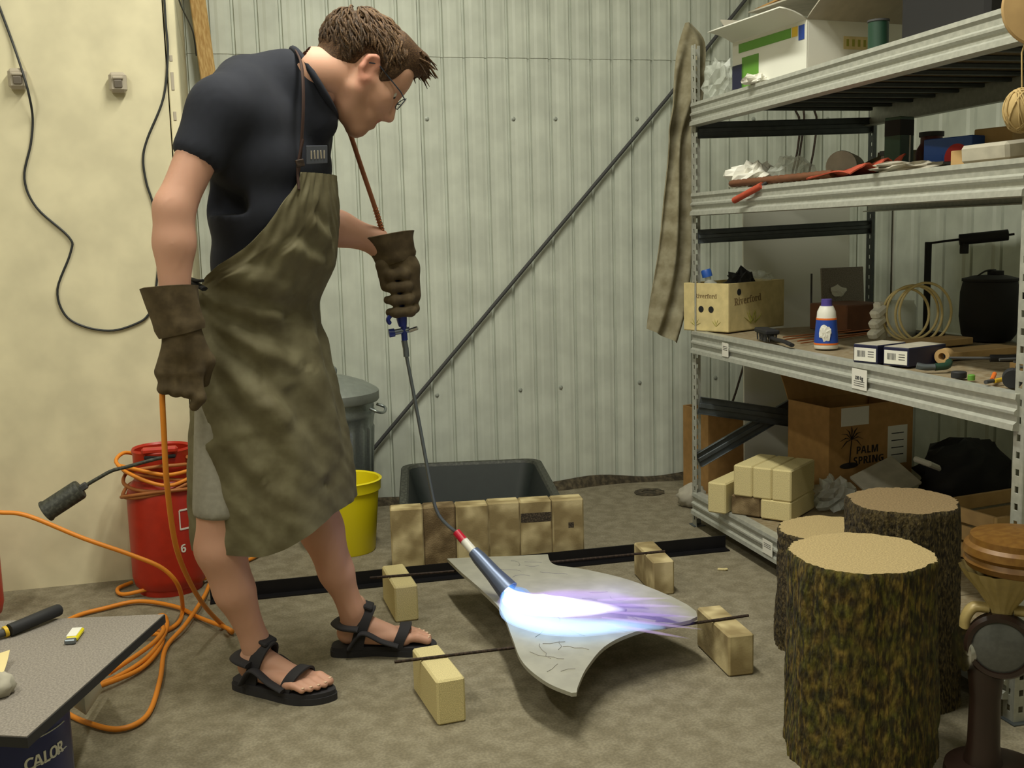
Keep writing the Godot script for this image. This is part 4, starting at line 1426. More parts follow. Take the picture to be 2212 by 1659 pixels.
func gloves(man: Node3D, wr_r: Vector3, wr_l: Vector3) -> void:
	# ---- right hand, hanging, back of the hand to the camera, fingers closed on the hose
	var gr := thing_part("right_glove", man)
	var f := Field.new(Vector3(-0.27, 0.76, -2.70), Vector3(-0.05, 1.02, -2.50), 0.0038, 0.004)
	f.bone(Vector3(-0.140, 0.985, -2.60), Vector3(-0.140, 0.93, -2.598), 0.047, 0.040, Vector3.BACK, 1.15)
	for k in 4:
		var x := -0.188 + k * 0.026
		f.bone(Vector3(-0.155 + k * 0.012, 0.95, -2.598), Vector3(x, 0.878, -2.594), 0.025, 0.018)
		var tipy: float = [0.838, 0.830, 0.826, 0.812][k]
		# knuckle, middle joint, tip curling away from the camera round the hose
		f.bone(Vector3(x, 0.872, -2.590), Vector3(x + 0.002, tipy, -2.588), 0.0122, 0.0114)
		if k < 3:
			f.bone(Vector3(x + 0.002, tipy, -2.588), Vector3(x - 0.004, tipy - 0.004, -2.622), 0.0114, 0.0110)
			f.bone(Vector3(x - 0.004, tipy - 0.004, -2.622), Vector3(x - 0.004, tipy + 0.024, -2.642), 0.0110, 0.0102)
		else:
			f.bone(Vector3(x + 0.002, tipy, -2.588), Vector3(x - 0.012, 0.792, -2.594), 0.0145, 0.012)
	# the thumb leaves the front edge of the palm
	f.bone(Vector3(-0.112, 0.945, -2.605), Vector3(-0.088, 0.895, -2.612), 0.022, 0.019)
	f.bone(Vector3(-0.088, 0.895, -2.612), Vector3(-0.098, 0.845, -2.626), 0.018, 0.014)
	net_part("hand", f, "glove", gr)
	cuff(gr, Vector3(-0.161, 1.072, -2.600), Vector3(-0.139, 0.965, -2.600), 0.064, 0.053, Vector3(0.05, 0.02, 0))
	# ---- left hand round the torch handle
	var gl := thing_part("left_glove", man)
	var g := Field.new(Vector3(0.33, 0.93, -3.13), Vector3(0.53, 1.19, -2.93), 0.0038, 0.004)
	var h0 := Vector3(0.413, 1.131, -3.035)
	var h1 := Vector3(0.436, 0.941, -3.03)
	g.bone(Vector3(0.425, 1.135, -3.04), Vector3(0.455, 1.085, -3.045), 0.046, 0.042)
	g.bone(Vector3(0.455, 1.085, -3.045), Vector3(0.462, 1.01, -3.045), 0.040, 0.036)
	for k in 4:
		var t := 0.32 + k * 0.185
		var c := h0.lerp(h1, t)
		# from the knuckle on the right, across the near side of the handle, to the tip on the left
		g.bone(c + Vector3(0.044, 0.006, 0.0), c + Vector3(0.026, 0.0, 0.034), 0.0145, 0.0135)
		g.bone(c + Vector3(0.026, 0.0, 0.034), c + Vector3(-0.014, -0.002, 0.032), 0.0135, 0.0130)
		g.bone(c + Vector3(-0.014, -0.002, 0.032), c + Vector3(-0.030, -0.002, 0.006), 0.0130, 0.0115)
	# thumb along the top of the handle
	g.bone(Vector3(0.412, 1.12, -3.03), h0.lerp(h1, 0.18) + Vector3(-0.028, 0.0, 0.01), 0.021, 0.018)
	g.bone(h0.lerp(h1, 0.18) + Vector3(-0.028, 0, 0.01), h0.lerp(h1, 0.46) + Vector3(-0.030, 0, 0.014), 0.018, 0.014)
	net_part("hand", g, "glove", gl)
	cuff(gl, Vector3(0.41, 1.179, -3.04), Vector3(0.432, 1.105, -3.042), 0.076, 0.054, Vector3(0.0, 0.03, 0.01))


func cuff(parent: Node3D, mouth: Vector3, wrist: Vector3, rm: float, rw: float, skew: Vector3) -> void:
	var st := new_st()
	var ax := (wrist - mouth).normalized()
	var u := ax.cross(Vector3(0, 0, 1)).normalized()
	var v := ax.cross(u)
	var rows := []
	for i in 14:
		var t := i / 13.0
		var row := PackedVector3Array()
		for k in 37:
			var a := TAU * k / 36
			var r := lerpf(rm, rw, pow(t, 0.8)) + 0.0022 * sin(a * 5.0 + t * 4.0) + 0.003 * exp(-pow((t - 0.85) * 9.0, 2.0))
			var p := mouth.lerp(wrist, t) + (u * cos(a) + v * sin(a) * 0.82) * r
			p += ax * (-0.012 * cos(a + 0.5) * (1.0 - t))
			row.append(p)
		rows.append(row)
	if (rows[0][1] - rows[0][0]).cross(rows[1][0] - rows[0][0]).dot(rows[0][0] - mouth) < 0:
		rows.reverse()
	cloth(st, rows, 0.004)
	put("cuff", st, "glove", parent)


func sandal(man: Node3D, ft: Transform3D, sd: float) -> void:
	var s := thing_part("sandal", man)
	# the sole: a foot-shaped outline, lower layer and foot bed
	var ol := []
	for q in [[-0.012, 0.0], [-0.004, -0.030], [0.04, -0.040], [0.11, -0.034], [0.17, -0.044], [0.22, -0.052], [0.265, -0.048], [0.292, -0.028], [0.293, -0.008], [0.278, 0.018], [0.25, 0.040], [0.20, 0.054], [0.12, 0.047], [0.04, 0.040], [-0.002, 0.028]]:
		ol.append(Vector3(q[0], 0, q[1] * sd))
	var sm := smooth(ol, 4, true)
	var poly := PackedVector2Array()
	for p in sm:
		poly.append(Vector2(p.x, -p.z))
	var lay := Transform3D(Basis(Vector3.RIGHT, Vector3.FORWARD, Vector3.UP), Vector3.ZERO)
	var st := new_st()
	extrude(st, poly, 0.017, ft * Transform3D(lay.basis, Vector3(0, 0.0085, 0)))
	put("outsole", st, "sole", s)
	var inner := PackedVector2Array()
	for p in poly:
		inner.append((p - Vector2(0.14, 0)) * 0.975 + Vector2(0.14, 0))
	st = new_st()
	extrude(st, inner, 0.011, ft * Transform3D(lay.basis, Vector3(0, 0.0225, 0)))
	put("footbed", st, "sandal", s)
	# straps: [x on left, x over the top, x on right, height, half width, strap width]
	for q in [[0.066, 0.104, 0.066, 0.136, 0.046, 0.036], [0.190, 0.205, 0.180, 0.083, 0.056, 0.032]]:
		var rows := []
		for i in 2:
			var row := PackedVector3Array()
			for k in 17:
				var a := PI * k / 16.0
				var c := cos(a)
				var sn := sin(a)
				var x: float = lerpf(lerpf(q[0], q[2], 0.5 - 0.5 * c), q[1], sn) + (i - 0.5) * q[5]
				row.append(ft * Vector3(x, 0.022 + (q[3] - 0.022) * pow(sn, 0.75) + (0.006 * (1 - i) if q[3] > 0.1 else 0.0) * sn, -c * (q[4] * (0.85 + 0.2 * sn)) * 1.0))
			rows.append(row)
		st = new_st()
		if (rows[0][9] - rows[0][8]).cross(rows[1][8] - rows[0][8]).y < 0:
			rows.reverse()
		cloth(st, rows, 0.006)
		put("strap", st, "sandal", s)
	# heel strap and the strap along the outer side
	st = new_st()
	tube(st, smooth([ft * Vector3(0.075, 0.085, -0.045), ft * Vector3(0.03, 0.090, -0.038), ft * Vector3(0.010, 0.090, 0.0), ft * Vector3(0.03, 0.090, 0.038), ft * Vector3(0.075, 0.085, 0.045)], 6), 0.019, 8, 0.4)
	put("heel_strap", st, "sandal", s)
	for z in [-0.050, 0.050]:
		st = new_st()
		tube(st, smooth([ft * Vector3(0.045, 0.03, z * 0.95), ft * Vector3(0.085, 0.075, z), ft * Vector3(0.14, 0.05, z * 1.06), ft * Vector3(0.185, 0.036, z * 1.12)], 6), 0.014, 8, 0.4)
		put("side_strap", st, "sandal", s)
	st = new_st()
	bx(st, Vector3(0.03, 0.012, 0.05), ft * euler(0.100, 0.138, 0.0, Vector3(0, 0, -0.35)), 0.004)
	put("strap_tab", st, "sandal", s)


# ---------------------------------------------------------------- what stands on the shelves
# an open box of card; its origin is the middle of its base
func carton(called: String, parent: Node3D, size: Vector3, material: String, t := 0.005) -> MeshInstance3D:
	var st := new_st()
	var h := size / 2.0
	bx(st, Vector3(size.x, t, size.z), at(0, t / 2, 0), 0.001)
	for s in [-1, 1]:
		bx(st, Vector3(t, size.y, size.z), at(s * (h.x - t / 2), h.y, 0), 0.001)
		bx(st, Vector3(size.x - 2 * t, size.y, t), at(0, h.y, s * (h.z - t / 2)), 0.001)
	return put(called, st, material, parent)


func flap(parent: Node3D, a: Vector3, b: Vector3, out: Vector3, material: String) -> void:
	# a card flap hinged along a-b, reaching out
	var st := new_st()
	var rows := []
	for i in 5:
		var row := PackedVector3Array()
		for j in 7:
			var p := a.lerp(b, j / 6.0) + out * (i / 4.0)
			p.y += 0.006 * sin(PI * i / 4.0)
			row.append(p)
		rows.append(row)
	cloth(st, rows, 0.004)
	put("flap", st, material, parent)


func crumple(called: String, parent: Node3D, material: String, r: Vector3, sd: int, rough := 0.25, segs := 22) -> MeshInstance3D:
	# a crumpled lump: a sphere pushed about by noise, flat at its base
	var n := FastNoiseLite.new()
	n.seed = sd
	n.frequency = 1.6
	n.fractal_octaves = 3
	var st := new_st()
	st.set_smooth_group(1 if rough < 0.3 else -1)
	var rows := []
	for i in segs / 2 + 1:
		var row := PackedVector3Array()
		var a := PI * i / (segs / 2)
		for k in segs + 1:
			var b := TAU * (k % segs) / segs
			var d := Vector3(sin(a) * cos(b), cos(a), sin(a) * sin(b))
			var q := d * (1.0 + rough * n.get_noise_3dv(d * 1.5) * 2.0)
			q.y = maxf(q.y, -0.75)
			row.append((q + Vector3(0, 0.75, 0)) * r)
		rows.append(row)
	for i in rows.size() - 1:
		for k in segs:
			quad(st, rows[i][k], rows[i][k + 1], rows[i + 1][k + 1], rows[i + 1][k])
	return put(called, st, material, parent)


func bottle_prof(r: float, h: float, neck: float) -> Array:
	return [Vector2(0, 0), Vector2(r * 0.94, 0), Vector2(r, h * 0.03), Vector2(r, h * 0.62), Vector2(r * 0.9, h * 0.72), Vector2(neck, h * 0.84), Vector2(neck, h), Vector2(0, h)]


func shelf_things() -> void:
	bottom_deck()
	third_deck()
	second_deck()
	top_deck()
	hung_things()


func bottom_deck() -> void:
	# the pile of fire bricks
	var yaw := Basis(Vector3.UP, 2.264)
	var u := Vector3(0.77, 0, -0.638)
	var v := Vector3(-0.638, 0, -0.77)
	var n := Vector3(1.832, 0, -3.335)
	var g := "bricks piled on the bottom shelf"
	var tops := ["nearest of three fire bricks on top of the shelf pile", "middle of three fire bricks on top of the shelf pile", "farthest of three fire bricks on top of the shelf pile"]
	for k in 3:
		brick(tops[k], g, n + u * 0.115 + v * (0.036 + 0.0732 * k) + Vector3(0, 0.2675, 0), yaw, "firebrick")
	var flat := Basis(Vector3.UP, 2.264) * Basis(Vector3.BACK, PI / 2)
	brick("pale fire brick lying flat at the near foot of the shelf pile", g, n + u * 0.115 + v * 0.057 + Vector3(0, 0.1745, 0), flat, "firebrick")
	brick("dark scorched fire brick lying flat under the shelf pile", g, n + u * 0.122 + v * 0.174 + Vector3(0, 0.1745, 0), flat, "firebrick_dark")
	brick("pale fire brick on edge at the far side of the shelf pile", g, n + u * 0.10 + v * 0.278 + Vector3(0, 0.1955, 0), yaw, "firebrick")
	# the brown carton with a palm tree printed on it
	var c := thing("carton", "large brown carton printed with a black palm tree on the bottom shelf", "carton", Vector3(2.285, 0.139, -3.700), 0.14)
	# own frame: x along the printed face, z towards the camera
	carton("body", c, Vector3(0.40, 0.36, 0.25), "cardboard")
	flap(c, Vector3(-0.20, 0.36, -0.125), Vector3(0.20, 0.36, -0.125), Vector3(0, 0.11, -0.06), "cardboard")
	flap(c, Vector3(0.20, 0.36, -0.12), Vector3(0.20, 0.36, 0.12), Vector3(0.06, 0.07, 0), "cardboard")
	var face := 0.1255
	var pt := new_st()
	tube(pt, smooth([Vector3(-0.105, 0.13, face), Vector3(-0.10, 0.19, face), Vector3(-0.095, 0.23, face)], 4), [0.006, 0.005, 0.005, 0.005, 0.005, 0.004, 0.004, 0.004, 0.003], 6, 0.2)
	for k in 9:
		var a := -0.5 + k * 0.52
		var d := Vector3(cos(a), sin(a), 0)
		var s := Vector3(-0.095, 0.23, face)
		tube(pt, PackedVector3Array([s, s + d * 0.028 + Vector3(0, 0.008, 0), s + d * 0.055 + Vector3(0, -0.004, 0)]), [0.003, 0.006, 0.001], 6, 0.2)
	ball(pt, Vector3(-0.105, 0.13, face), Vector3(0.045, 0.012, 0.001), 12)
	tag(put("palm_print", pt, "print_black", c), "printed palm tree", "", "", "stuff")
	words("lettering", "PALM", 0.030, Transform3D(Basis(), Vector3(-0.02, 0.185, face)), "print_black", c, "Droid Sans", 700)
	words("lettering", "SPRING", 0.030, Transform3D(Basis(), Vector3(-0.012, 0.145, face)), "print_black", c, "Droid Sans", 700)
	block("tape", Vector3(0.13, 0.07, 0.001), at(-0.08, 0.318, face), "white_label", c, 0.0003)
	var lb := block("paper_label", Vector3(0.095, 0.15, 0.001), at(0.125, 0.19, face), "white_label", c, 0.0003)
	for k in 4:
		block("print_line", Vector3(0.06, 0.004, 0.0006), at(0.0, 0.045 - k * 0.028, 0.0006), "ink", lb, 0.0002)
	# the second carton behind the brace
	var c2 := thing("carton", "smaller brown carton on the floor behind the far end of the shelving", "carton", Vector3(2.01, 0.0, -4.30), 0.1)
	carton("body", c2, Vector3(0.24, 0.40, 0.22), "cardboard")
	flap(c2, Vector3(-0.12, 0.40, 0.105), Vector3(0.12, 0.40, 0.105), Vector3(0, 0.03, 0.06), "cardboard")
	var pb2 := block("pale_board", Vector3(0.50, 1.27, 0.010), euler(2.30, 0.634, -4.15, Vector3(-0.02, 0, 0)), "white_card", null, 0.002)
	tag(pb2, "pale board standing on the floor behind the far end braces of the shelving", "board")
	var wp := crumple("plastic_sack", null, "cardboard_grey", Vector3(0.06, 0.055, 0.05), 31, 0.2)
	wp.position = Vector3(1.815, 0.0, -4.16)
	tag(wp, "crumpled whitish sack on the floor behind the far shelf post", "sack")
	# plastic bag, bag of tools, white packet, wooden crate, leaning board
	var pb := crumple("plastic_bag", null, "clear_plastic", Vector3(0.075, 0.06, 0.06), 32, 0.4)
	pb.position = Vector3(2.073, 0.139, -3.459)
	tag(pb, "small clear plastic bag beside the brick pile on the bottom shelf", "bag")
	var lump := crumple("scrap_lump", null, "dark_grey", Vector3(0.05, 0.035, 0.045), 33, 0.35)
	lump.position = pb.position + Vector3(0.15, 0.0, 0.10)
	tag(lump, "dark scrap lump lying right of the plastic bag on the bottom shelf", "scrap")
	var bd := block("board", Vector3(0.20, 0.012, 0.16), euler(2.27, 0.235, -3.43, Vector3(0.5, 0.3, 0.35)), "cardboard_grey", null, 0.002)
	tag(bd, "grey brown offcut board leaning in front of the palm tree carton", "board")
	var sack := crumple("black_sack", null, "matt_black", Vector3(0.17, 0.13, 0.14), 34, 0.22)
	sack.position = Vector3(2.58, 0.139, -3.40)
	tag(sack, "dark sack slumped at the back of the bottom shelf", "sack")
	var pk := block("packet", Vector3(0.13, 0.02, 0.07), euler(2.40, 0.30, -3.36, Vector3(0.2, 0.5, -0.35)), "white_plastic", null, 0.006)
	tag(pk, "white flat packet lying on top of the dark sack", "packet")
	var cr := thing("wooden_crate", "pale wooden crate with open slats at the near end of the bottom shelf", "crate", Vector3(2.28, 0.139, -2.80), 0.15)
	for k in 3:
		block("slat", Vector3(0.34, 0.045, 0.012), at(0, 0.03 + k * 0.055, 0.12), "tan", cr)
		block("slat", Vector3(0.34, 0.045, 0.012), at(0, 0.03 + k * 0.055, -0.12), "tan", cr)
		block("slat", Vector3(0.012, 0.045, 0.228), at(-0.164, 0.03 + k * 0.055, 0), "tan", cr)
	block("base", Vector3(0.31, 0.010, 0.22), at(0, 0.006, 0), "tan", cr)


func third_deck() -> void:
	var D := 0.783
	# the vegetable box
	var b := thing("produce_box", "open cream produce box with round hand holes at the far end of the shelf", "box", Vector3(1.885, D, -3.895), 0.478)
	carton("body", b, Vector3(0.36, 0.185, 0.215), "cardboard_pale")
	# own frame: x along the long printed side, z towards the camera, the short side is at -x
	words("lettering", "Riverford", 0.026, Transform3D(Basis(Vector3.BACK, 0.06), Vector3(-0.06, 0.118, 0.1078)), "print_brown", b, "Droid Serif", 700)
	words("lettering", "Riverford", 0.016, Transform3D(Basis(Vector3.UP, -PI / 2), Vector3(-0.1802, 0.135, 0.0)), "print_brown", b, "Droid Serif", 700)
	for q in [[Vector3(-0.115, 0.150, 0.1075), 0.0], [Vector3(-0.1802, 0.085, -0.022), 1.0], [Vector3(-0.1802, 0.085, 0.026), 1.0]]:
		turned("hand_hole", [Vector2(0, 0), Vector2(0.0125, 0), Vector2(0.0125, 0.001), Vector2(0, 0.001)], Transform3D(Basis(Vector3.RIGHT, PI / 2) if q[1] == 0.0 else Basis(Vector3.BACK, PI / 2), q[0]), "hole", b, 14)
	var leaf := new_st()
	for k in 9:
		var a := 0.4 + k * 0.28
		var s := Vector3(-0.03 + 0.018 * sin(k * 2.0), 0.025, 0.1078)
		tube(leaf, PackedVector3Array([s, s + Vector3(cos(a) * 0.03, sin(a) * 0.03, 0), s + Vector3(cos(a) * 0.055, sin(a) * 0.05 + 0.004, 0)]), [0.001, 0.004, 0.001], 5, 0.15)
		var s2 := Vector3(-0.1802, 0.02, -0.05 + 0.10 * (k % 2))
		tube(leaf, PackedVector3Array([s2, s2 + Vector3(0, sin(a) * 0.018, cos(a) * 0.015), s2 + Vector3(0, sin(a) * 0.03, cos(a) * 0.028)]), [0.0008, 0.0028, 0.0008], 5, 0.15)
	tag(put("leaf_print", leaf, "print_green", b), "printed green vegetables", "", "", "stuff")
	var wb := thing("water_bottle", "clear bottle with a blue cap leaning in the produce box", "bottle", Vector3(1.79, D + 0.075, -3.86))
	wb.rotation = Vector3(-0.1, 0, 0.22)
	turned("body", bottle_prof(0.033, 0.145, 0.012), Transform3D(), "clear_plastic", wb)
	turned("cap", [Vector2(0.0, 0.135), Vector2(0.020, 0.135), Vector2(0.020, 0.158), Vector2(0.017, 0.164), Vector2(0, 0.164)], Transform3D(), "blue", wb)
	var dk := crumple("dark_bag", null, "matt_black", Vector3(0.055, 0.05, 0.05), 41, 0.45, 16)
	dk.position = Vector3(1.905, D + 0.14, -3.88)
	tag(dk, "crumpled dark bag sticking out of the produce box", "bag")
	var ls := crumple("clear_bag", null, "clear_plastic", Vector3(0.075, 0.035, 0.06), 42, 0.3)
	ls.position = Vector3(2.0, D + 0.155, -3.96)
	tag(ls, "clear plastic bag lying in the right end of the produce box", "bag")
	tag(rod("thin_stake", [Vector3(2.17, 0.784, -3.805), Vector3(2.17, 0.784, -3.805) + Vector3(0.006, 0.205, -0.01)], 0.004, "dark_grey"), "thin dark stake standing upright beside the right end of the produce box", "stake")
	var gb := block("grey_board", Vector3(0.19, 0.225, 0.012), euler(2.305, D + 0.114, -3.80, Vector3(-0.08, 0.05, 0)), "slab", null, 0.002)
	tag(gb, "dull grey sheet board standing behind the produce box", "board")
	var sp := crumple("splash", gb, "white_label", Vector3(0.030, 0.004, 0.022), 43, 0.45, 14)
	sp.position = Vector3(-0.02, 0.02, 0.0062)
	sp.rotation.x = PI / 2
	# detergent bottle
	var db := thing("cleaner_bottle", "white and blue cleaner bottle with a purple cap near the shelf edge", "bottle", Vector3(1.812, D, -3.081))
	turned("body", [Vector2(0, 0), Vector2(0.036, 0), Vector2(0.038, 0.004), Vector2(0.037, 0.02), Vector2(0.031, 0.098), Vector2(0.030, 0.105), Vector2(0.029, 0.118), Vector2(0.0235, 0.130), Vector2(0.021, 0.136), Vector2(0, 0.136)], Transform3D(), "white_plastic", db)
	turned("label_band", [Vector2(0.0368, 0.016), Vector2(0.0380, 0.018), Vector2(0.0322, 0.092), Vector2(0.0312, 0.093)], Transform3D(), "label_blue", db)
	for y in [0.013, 0.092]:
		turned("orange_band", [Vector2(0.030, y), Vector2(0.0385 - (y - 0.013) * 0.078, y + 0.0005), Vector2(0.0382 - (y - 0.013) * 0.078, y + 0.006), Vector2(0.030, y + 0.0065)], Transform3D(), "orange", db)
	var lab := crumple("label_picture", db, "white_label", Vector3(0.016, 0.0035, 0.024), 44, 0.4, 14)
	lab.transform = Transform3D(Basis(Vector3.UP, -0.62) * Basis(Vector3.RIGHT, PI / 2), Vector3(-0.0195, 0.052, 0.0275))
	turned("cap", [Vector2(0, 0.134), Vector2(0.0175, 0.134), Vector2(0.0175, 0.137), Vector2(0.0165, 0.158), Vector2(0, 0.159)], Transform3D(), "purple", db)
	# wire brush
	var br := thing("wire_brush", "black handled wire brush lying along the shelf edge", "brush", Vector3(1.745, D, -3.30))
	br.rotation.y = 1.38
	var st := new_st()
	tube(st, smooth([Vector3(-0.19, 0.012, 0), Vector3(-0.10, 0.016, 0), Vector3(-0.02, 0.014, 0), Vector3(0.03, 0.016, 0)], 5), 0.009, 8, 0.7)
	put("handle", st, "matt_black", br)
	block("head", Vector3(0.14, 0.016, 0.05), at(0.09, 0.034, 0), "matt_black", br, 0.004)
	st = new_st()
	for k in 56:
		var x := 0.03 + 0.009 * (k % 14)
		var z := -0.018 + 0.012 * (k / 14)
		tube(st, PackedVector3Array([Vector3(x, 0.028, z), Vector3(x + 0.003 * sin(k * 3.0), 0.001, z + 0.003 * cos(k * 2.0))]), 0.0014, 4)
	tag(put("bristles", st, "dark_grey", br), "", "", "", "stuff")
	# copper rods in a loose bundle
	for k in 6:
		var zz := -3.30 - k * 0.033
		tag(rod("filler_rod", [Vector3(1.80 + 0.012 * (k % 3), D + 0.004 + 0.005 * (k % 2), zz + 0.08), Vector3(2.20 + 0.02 * (k % 4), D + 0.004 + 0.005 * (k % 2), zz - 0.10 + 0.018 * (k % 3))], 0.0022, "copper"), "thin copper filler rod in the loose bundle beside the wire brush", "rod", "copper rods on the third shelf")
	# two slim boxes with white bar code labels
	for q in [[Vector3(1.765, D, -2.715), "dark slim box with a white barcode label, left of the pair", 0.13], [Vector3(1.798, D, -2.617), "dark slim box with a white barcode label, right of the pair", 0.17]]:
		var bxo := thing("slim_box", q[1], "box", q[0], 0.35, "slim boxes on the shelf edge")
		# own frame: the label end looks to -x
		block("body", Vector3(q[2], 0.052, 0.082), at(q[2] / 2 - 0.06, 0.026, 0), "navy", bxo, 0.002)
		block("lid_panel", Vector3(q[2] - 0.004, 0.001, 0.078), at(q[2] / 2 - 0.06, 0.0525, 0), "cardboard_grey", bxo, 0.0003)
		var wl := block("white_label", Vector3(0.001, 0.038, 0.074), at(-0.0605, 0.024, 0), "white_label", bxo, 0.0003)
		for k in 7:
			block("bar", Vector3(0.0006, 0.018, 0.0022), at(-0.0006, 0.002, -0.026 + k * 0.0042), "ink", wl, 0.0001)
		for k in 3:
			block("print_line", Vector3(0.0006, 0.002, 0.02), at(-0.0006, 0.009 - k * 0.007, 0.02), "ink", wl, 0.0001)
	# extension lead, multiway plug
	var xl := thing("extension_lead", "coiled cream extension lead with a white multiway socket", "cable", Vector3(2.11, D, -3.12))
	st = new_st()
	for k in 4:
		var pts := []
		for m in 16:
			var a := TAU * m / 16.0
			var rx := 0.070 + 0.010 * (k % 2)
			pts.append(Vector3(0.01 + 0.016 * k + cos(a) * rx * 0.95, 0.094 + 0.006 * (k % 2) + sin(a) * (0.085 + 0.004 * k), 0.01 + 0.012 * k + 0.03 * cos(a)))
		tube(st, smooth(pts, 3, true), 0.0042, 6)
	tag(put("cable_coil", st, "paper", xl), "", "", "", "stuff")
	st = new_st()
	for k in 3:
		bx(st, Vector3(0.056, 0.030, 0.040), euler(-0.080 + 0.004 * k, 0.036 + 0.034 * k, -0.02, Vector3(0, 0.3, 0.5)), 0.008)
	bx(st, Vector3(0.030, 0.13, 0.03), euler(-0.06, 0.072, -0.03, Vector3(0, 0.3, 0.12)), 0.006)
	put("multiway_socket", st, "white_plastic", xl)
	var jar := turned("glass_jar", [Vector2(0, 0), Vector2(0.045, 0), Vector2(0.048, 0.006), Vector2(0.048, 0.10), Vector2(0.040, 0.115), Vector2(0.040, 0.125), Vector2(0.036, 0.125), Vector2(0.044, 0.10), Vector2(0.044, 0.008), Vector2(0, 0.006)], Transform3D(Basis(), Vector3(2.235, D, -3.30)), "clear_plastic")
	tag(jar, "clear jar standing behind the coiled extension lead", "jar")
	# stand with a black handle and the black pot
	var sd := thing("clamp_stand", "black bent stand with a thick black handle rising over the shelf", "stand", Vector3(2.322, D, -3.285))
	block("upright", Vector3(0.024, 0.325, 0.010), at(0, 0.1625, 0), "matt_black", sd)
	block("foot", Vector3(0.10, 0.012, 0.08), at(0.0, 0.006, 0), "matt_black", sd)
	rod("arm", [Vector3(0.0, 0.320, 0.0), Vector3(0.06, 0.328, 0.03), Vector3(0.10, 0.332, 0.05)], 0.004, "matt_black", sd)
	rod("grip", [Vector3(0.09, 0.330, 0.045), Vector3(0.225, 0.343, 0.12)], 0.019, "matt_black", sd, 12)
	rod("tip", [Vector3(0.225, 0.343, 0.12), Vector3(0.242, 0.345, 0.13)], 0.004, "matt_black", sd)
	block("lug", Vector3(0.024, 0.04, 0.02), at(0.105, 0.302, 0.052), "matt_black", sd)
	var pot := thing("black_pot", "large black lidded pot beside the coiled extension lead", "pot", Vector3(2.40, D, -3.06))
	turned("body", [Vector2(0, 0), Vector2(0.07, 0), Vector2(0.085, 0.02), Vector2(0.094, 0.08), Vector2(0.092, 0.16), Vector2(0.084, 0.195), Vector2(0, 0.197)], Transform3D(), "matt_black", pot)
	turned("lid", [Vector2(0, 0.196), Vector2(0.088, 0.196), Vector2(0.088, 0.204), Vector2(0.05, 0.214), Vector2(0, 0.216)], Transform3D(), "matt_black", pot)
	turned("knob", [Vector2(0, 0.212), Vector2(0.026, 0.213), Vector2(0.026, 0.228), Vector2(0, 0.23)], Transform3D(Basis(), Vector3(0.02, 0, 0)), "matt_black", pot, 14)
	block("lug", Vector3(0.03, 0.05, 0.03), at(0.095, 0.155, 0.02), "matt_black", pot, 0.004)
	rod("handle", smooth([Vector3(-0.07, 0.20, 0), Vector3(-0.02, 0.228, 0), Vector3(0.02, 0.23, 0)], 5), 0.003, "matt_black", pot)
	# planks, roll and tools
	for q in [[2.10, -2.98, 0.34, 0.10, 0.25], [2.02, -2.70, 0.40, 0.09, 0.18], [2.14, -2.36, 0.38, 0.11, 0.1]]:
		var pl := block("offcut_plank", Vector3(q[2], 0.022, q[3]), at(q[0], D + 0.011, q[1], q[4]), "tan", null, 0.002)
		tag(pl, {-2.98: "pale wood offcut under the extension lead", -2.70: "pale wood offcut lying behind the slim boxes", -2.36: "pale wood offcut under the heap of dark tools"}[q[1]], "plank", "offcuts on the third shelf")
	var db2 := block("dark_box", Vector3(0.24, 0.13, 0.22), at(2.56, D + 0.065, -2.72), "dark_grey", null, 0.004)
	tag(db2, "dark box in the shade at the back of the third shelf", "box")
	var dbx := block("dark_box", Vector3(0.20, 0.10, 0.20), at(2.22, D + 0.05, -3.62, 0.2), "brown", null, 0.004)
	tag(dbx, "low brown box in the shade behind the copper rods", "box")
	var roll := turned("tape_roll", [Vector2(0.010, -0.02), Vector2(0.021, -0.02), Vector2(0.021, 0.02), Vector2(0.010, 0.02), Vector2(0.010, -0.02)], Transform3D(Basis(Vector3.UP, 0.6) * Basis(Vector3.BACK, PI / 2), Vector3(1.888, D + 0.022, -2.585)), "tan")
	tag(roll, "small tan roll standing on edge beside the slim boxes", "roll")
	var pl1 := thing("gripping_pliers", "grey green gripping pliers lying on the shelf edge", "pliers", Vector3(1.765, D, -2.455), 0.25)
	rod("jaw", smooth([Vector3(-0.035, 0.016, -0.03), Vector3(-0.02, 0.012, -0.015), Vector3(0.0, 0.012, 0.0)], 4), 0.009, "galv_dark", pl1)
	rod("handle", smooth([Vector3(0.0, 0.012, 0.0), Vector3(0.03, 0.014, 0.012), Vector3(0.06, 0.02, -0.005)], 4), 0.010, "dark_green", pl1)
	var puck := turned("magnet_puck", [Vector2(0, 0), Vector2(0.018, 0), Vector2(0.019, 0.003), Vector2(0.019, 0.014), Vector2(0.017, 0.016), Vector2(0, 0.016)], Transform3D(Basis(), Vector3(1.745, D, -2.33)), "rubber")
	tag(puck, "small dark round puck lying on the shelf edge", "puck")
	var gc := turned("green_cap", [Vector2(0, 0), Vector2(0.009, 0), Vector2(0.009, 0.012), Vector2(0.007, 0.014), Vector2(0, 0.014)], Transform3D(Basis(), Vector3(1.745, D, -2.282)), "green")
	tag(gc, "tiny green cap lying on the shelf edge", "cap")
	var op := thing("orange_pliers", "small pliers with orange and yellow handles near the shelf post", "pliers", Vector3(1.775, D, -2.225), 0.5)
	rod("handle", [Vector3(-0.04, 0.010, 0.004), Vector3(0.03, 0.016, -0.02)], 0.0055, "orange", op)
	rod("handle", [Vector3(-0.04, 0.008, 0.010), Vector3(0.035, 0.010, 0.022)], 0.0055, "yellow_dull", op)
	rod("jaws", [Vector3(-0.04, 0.009, 0.007), Vector3(-0.075, 0.009, 0.004)], 0.005, "dark_grey", op)
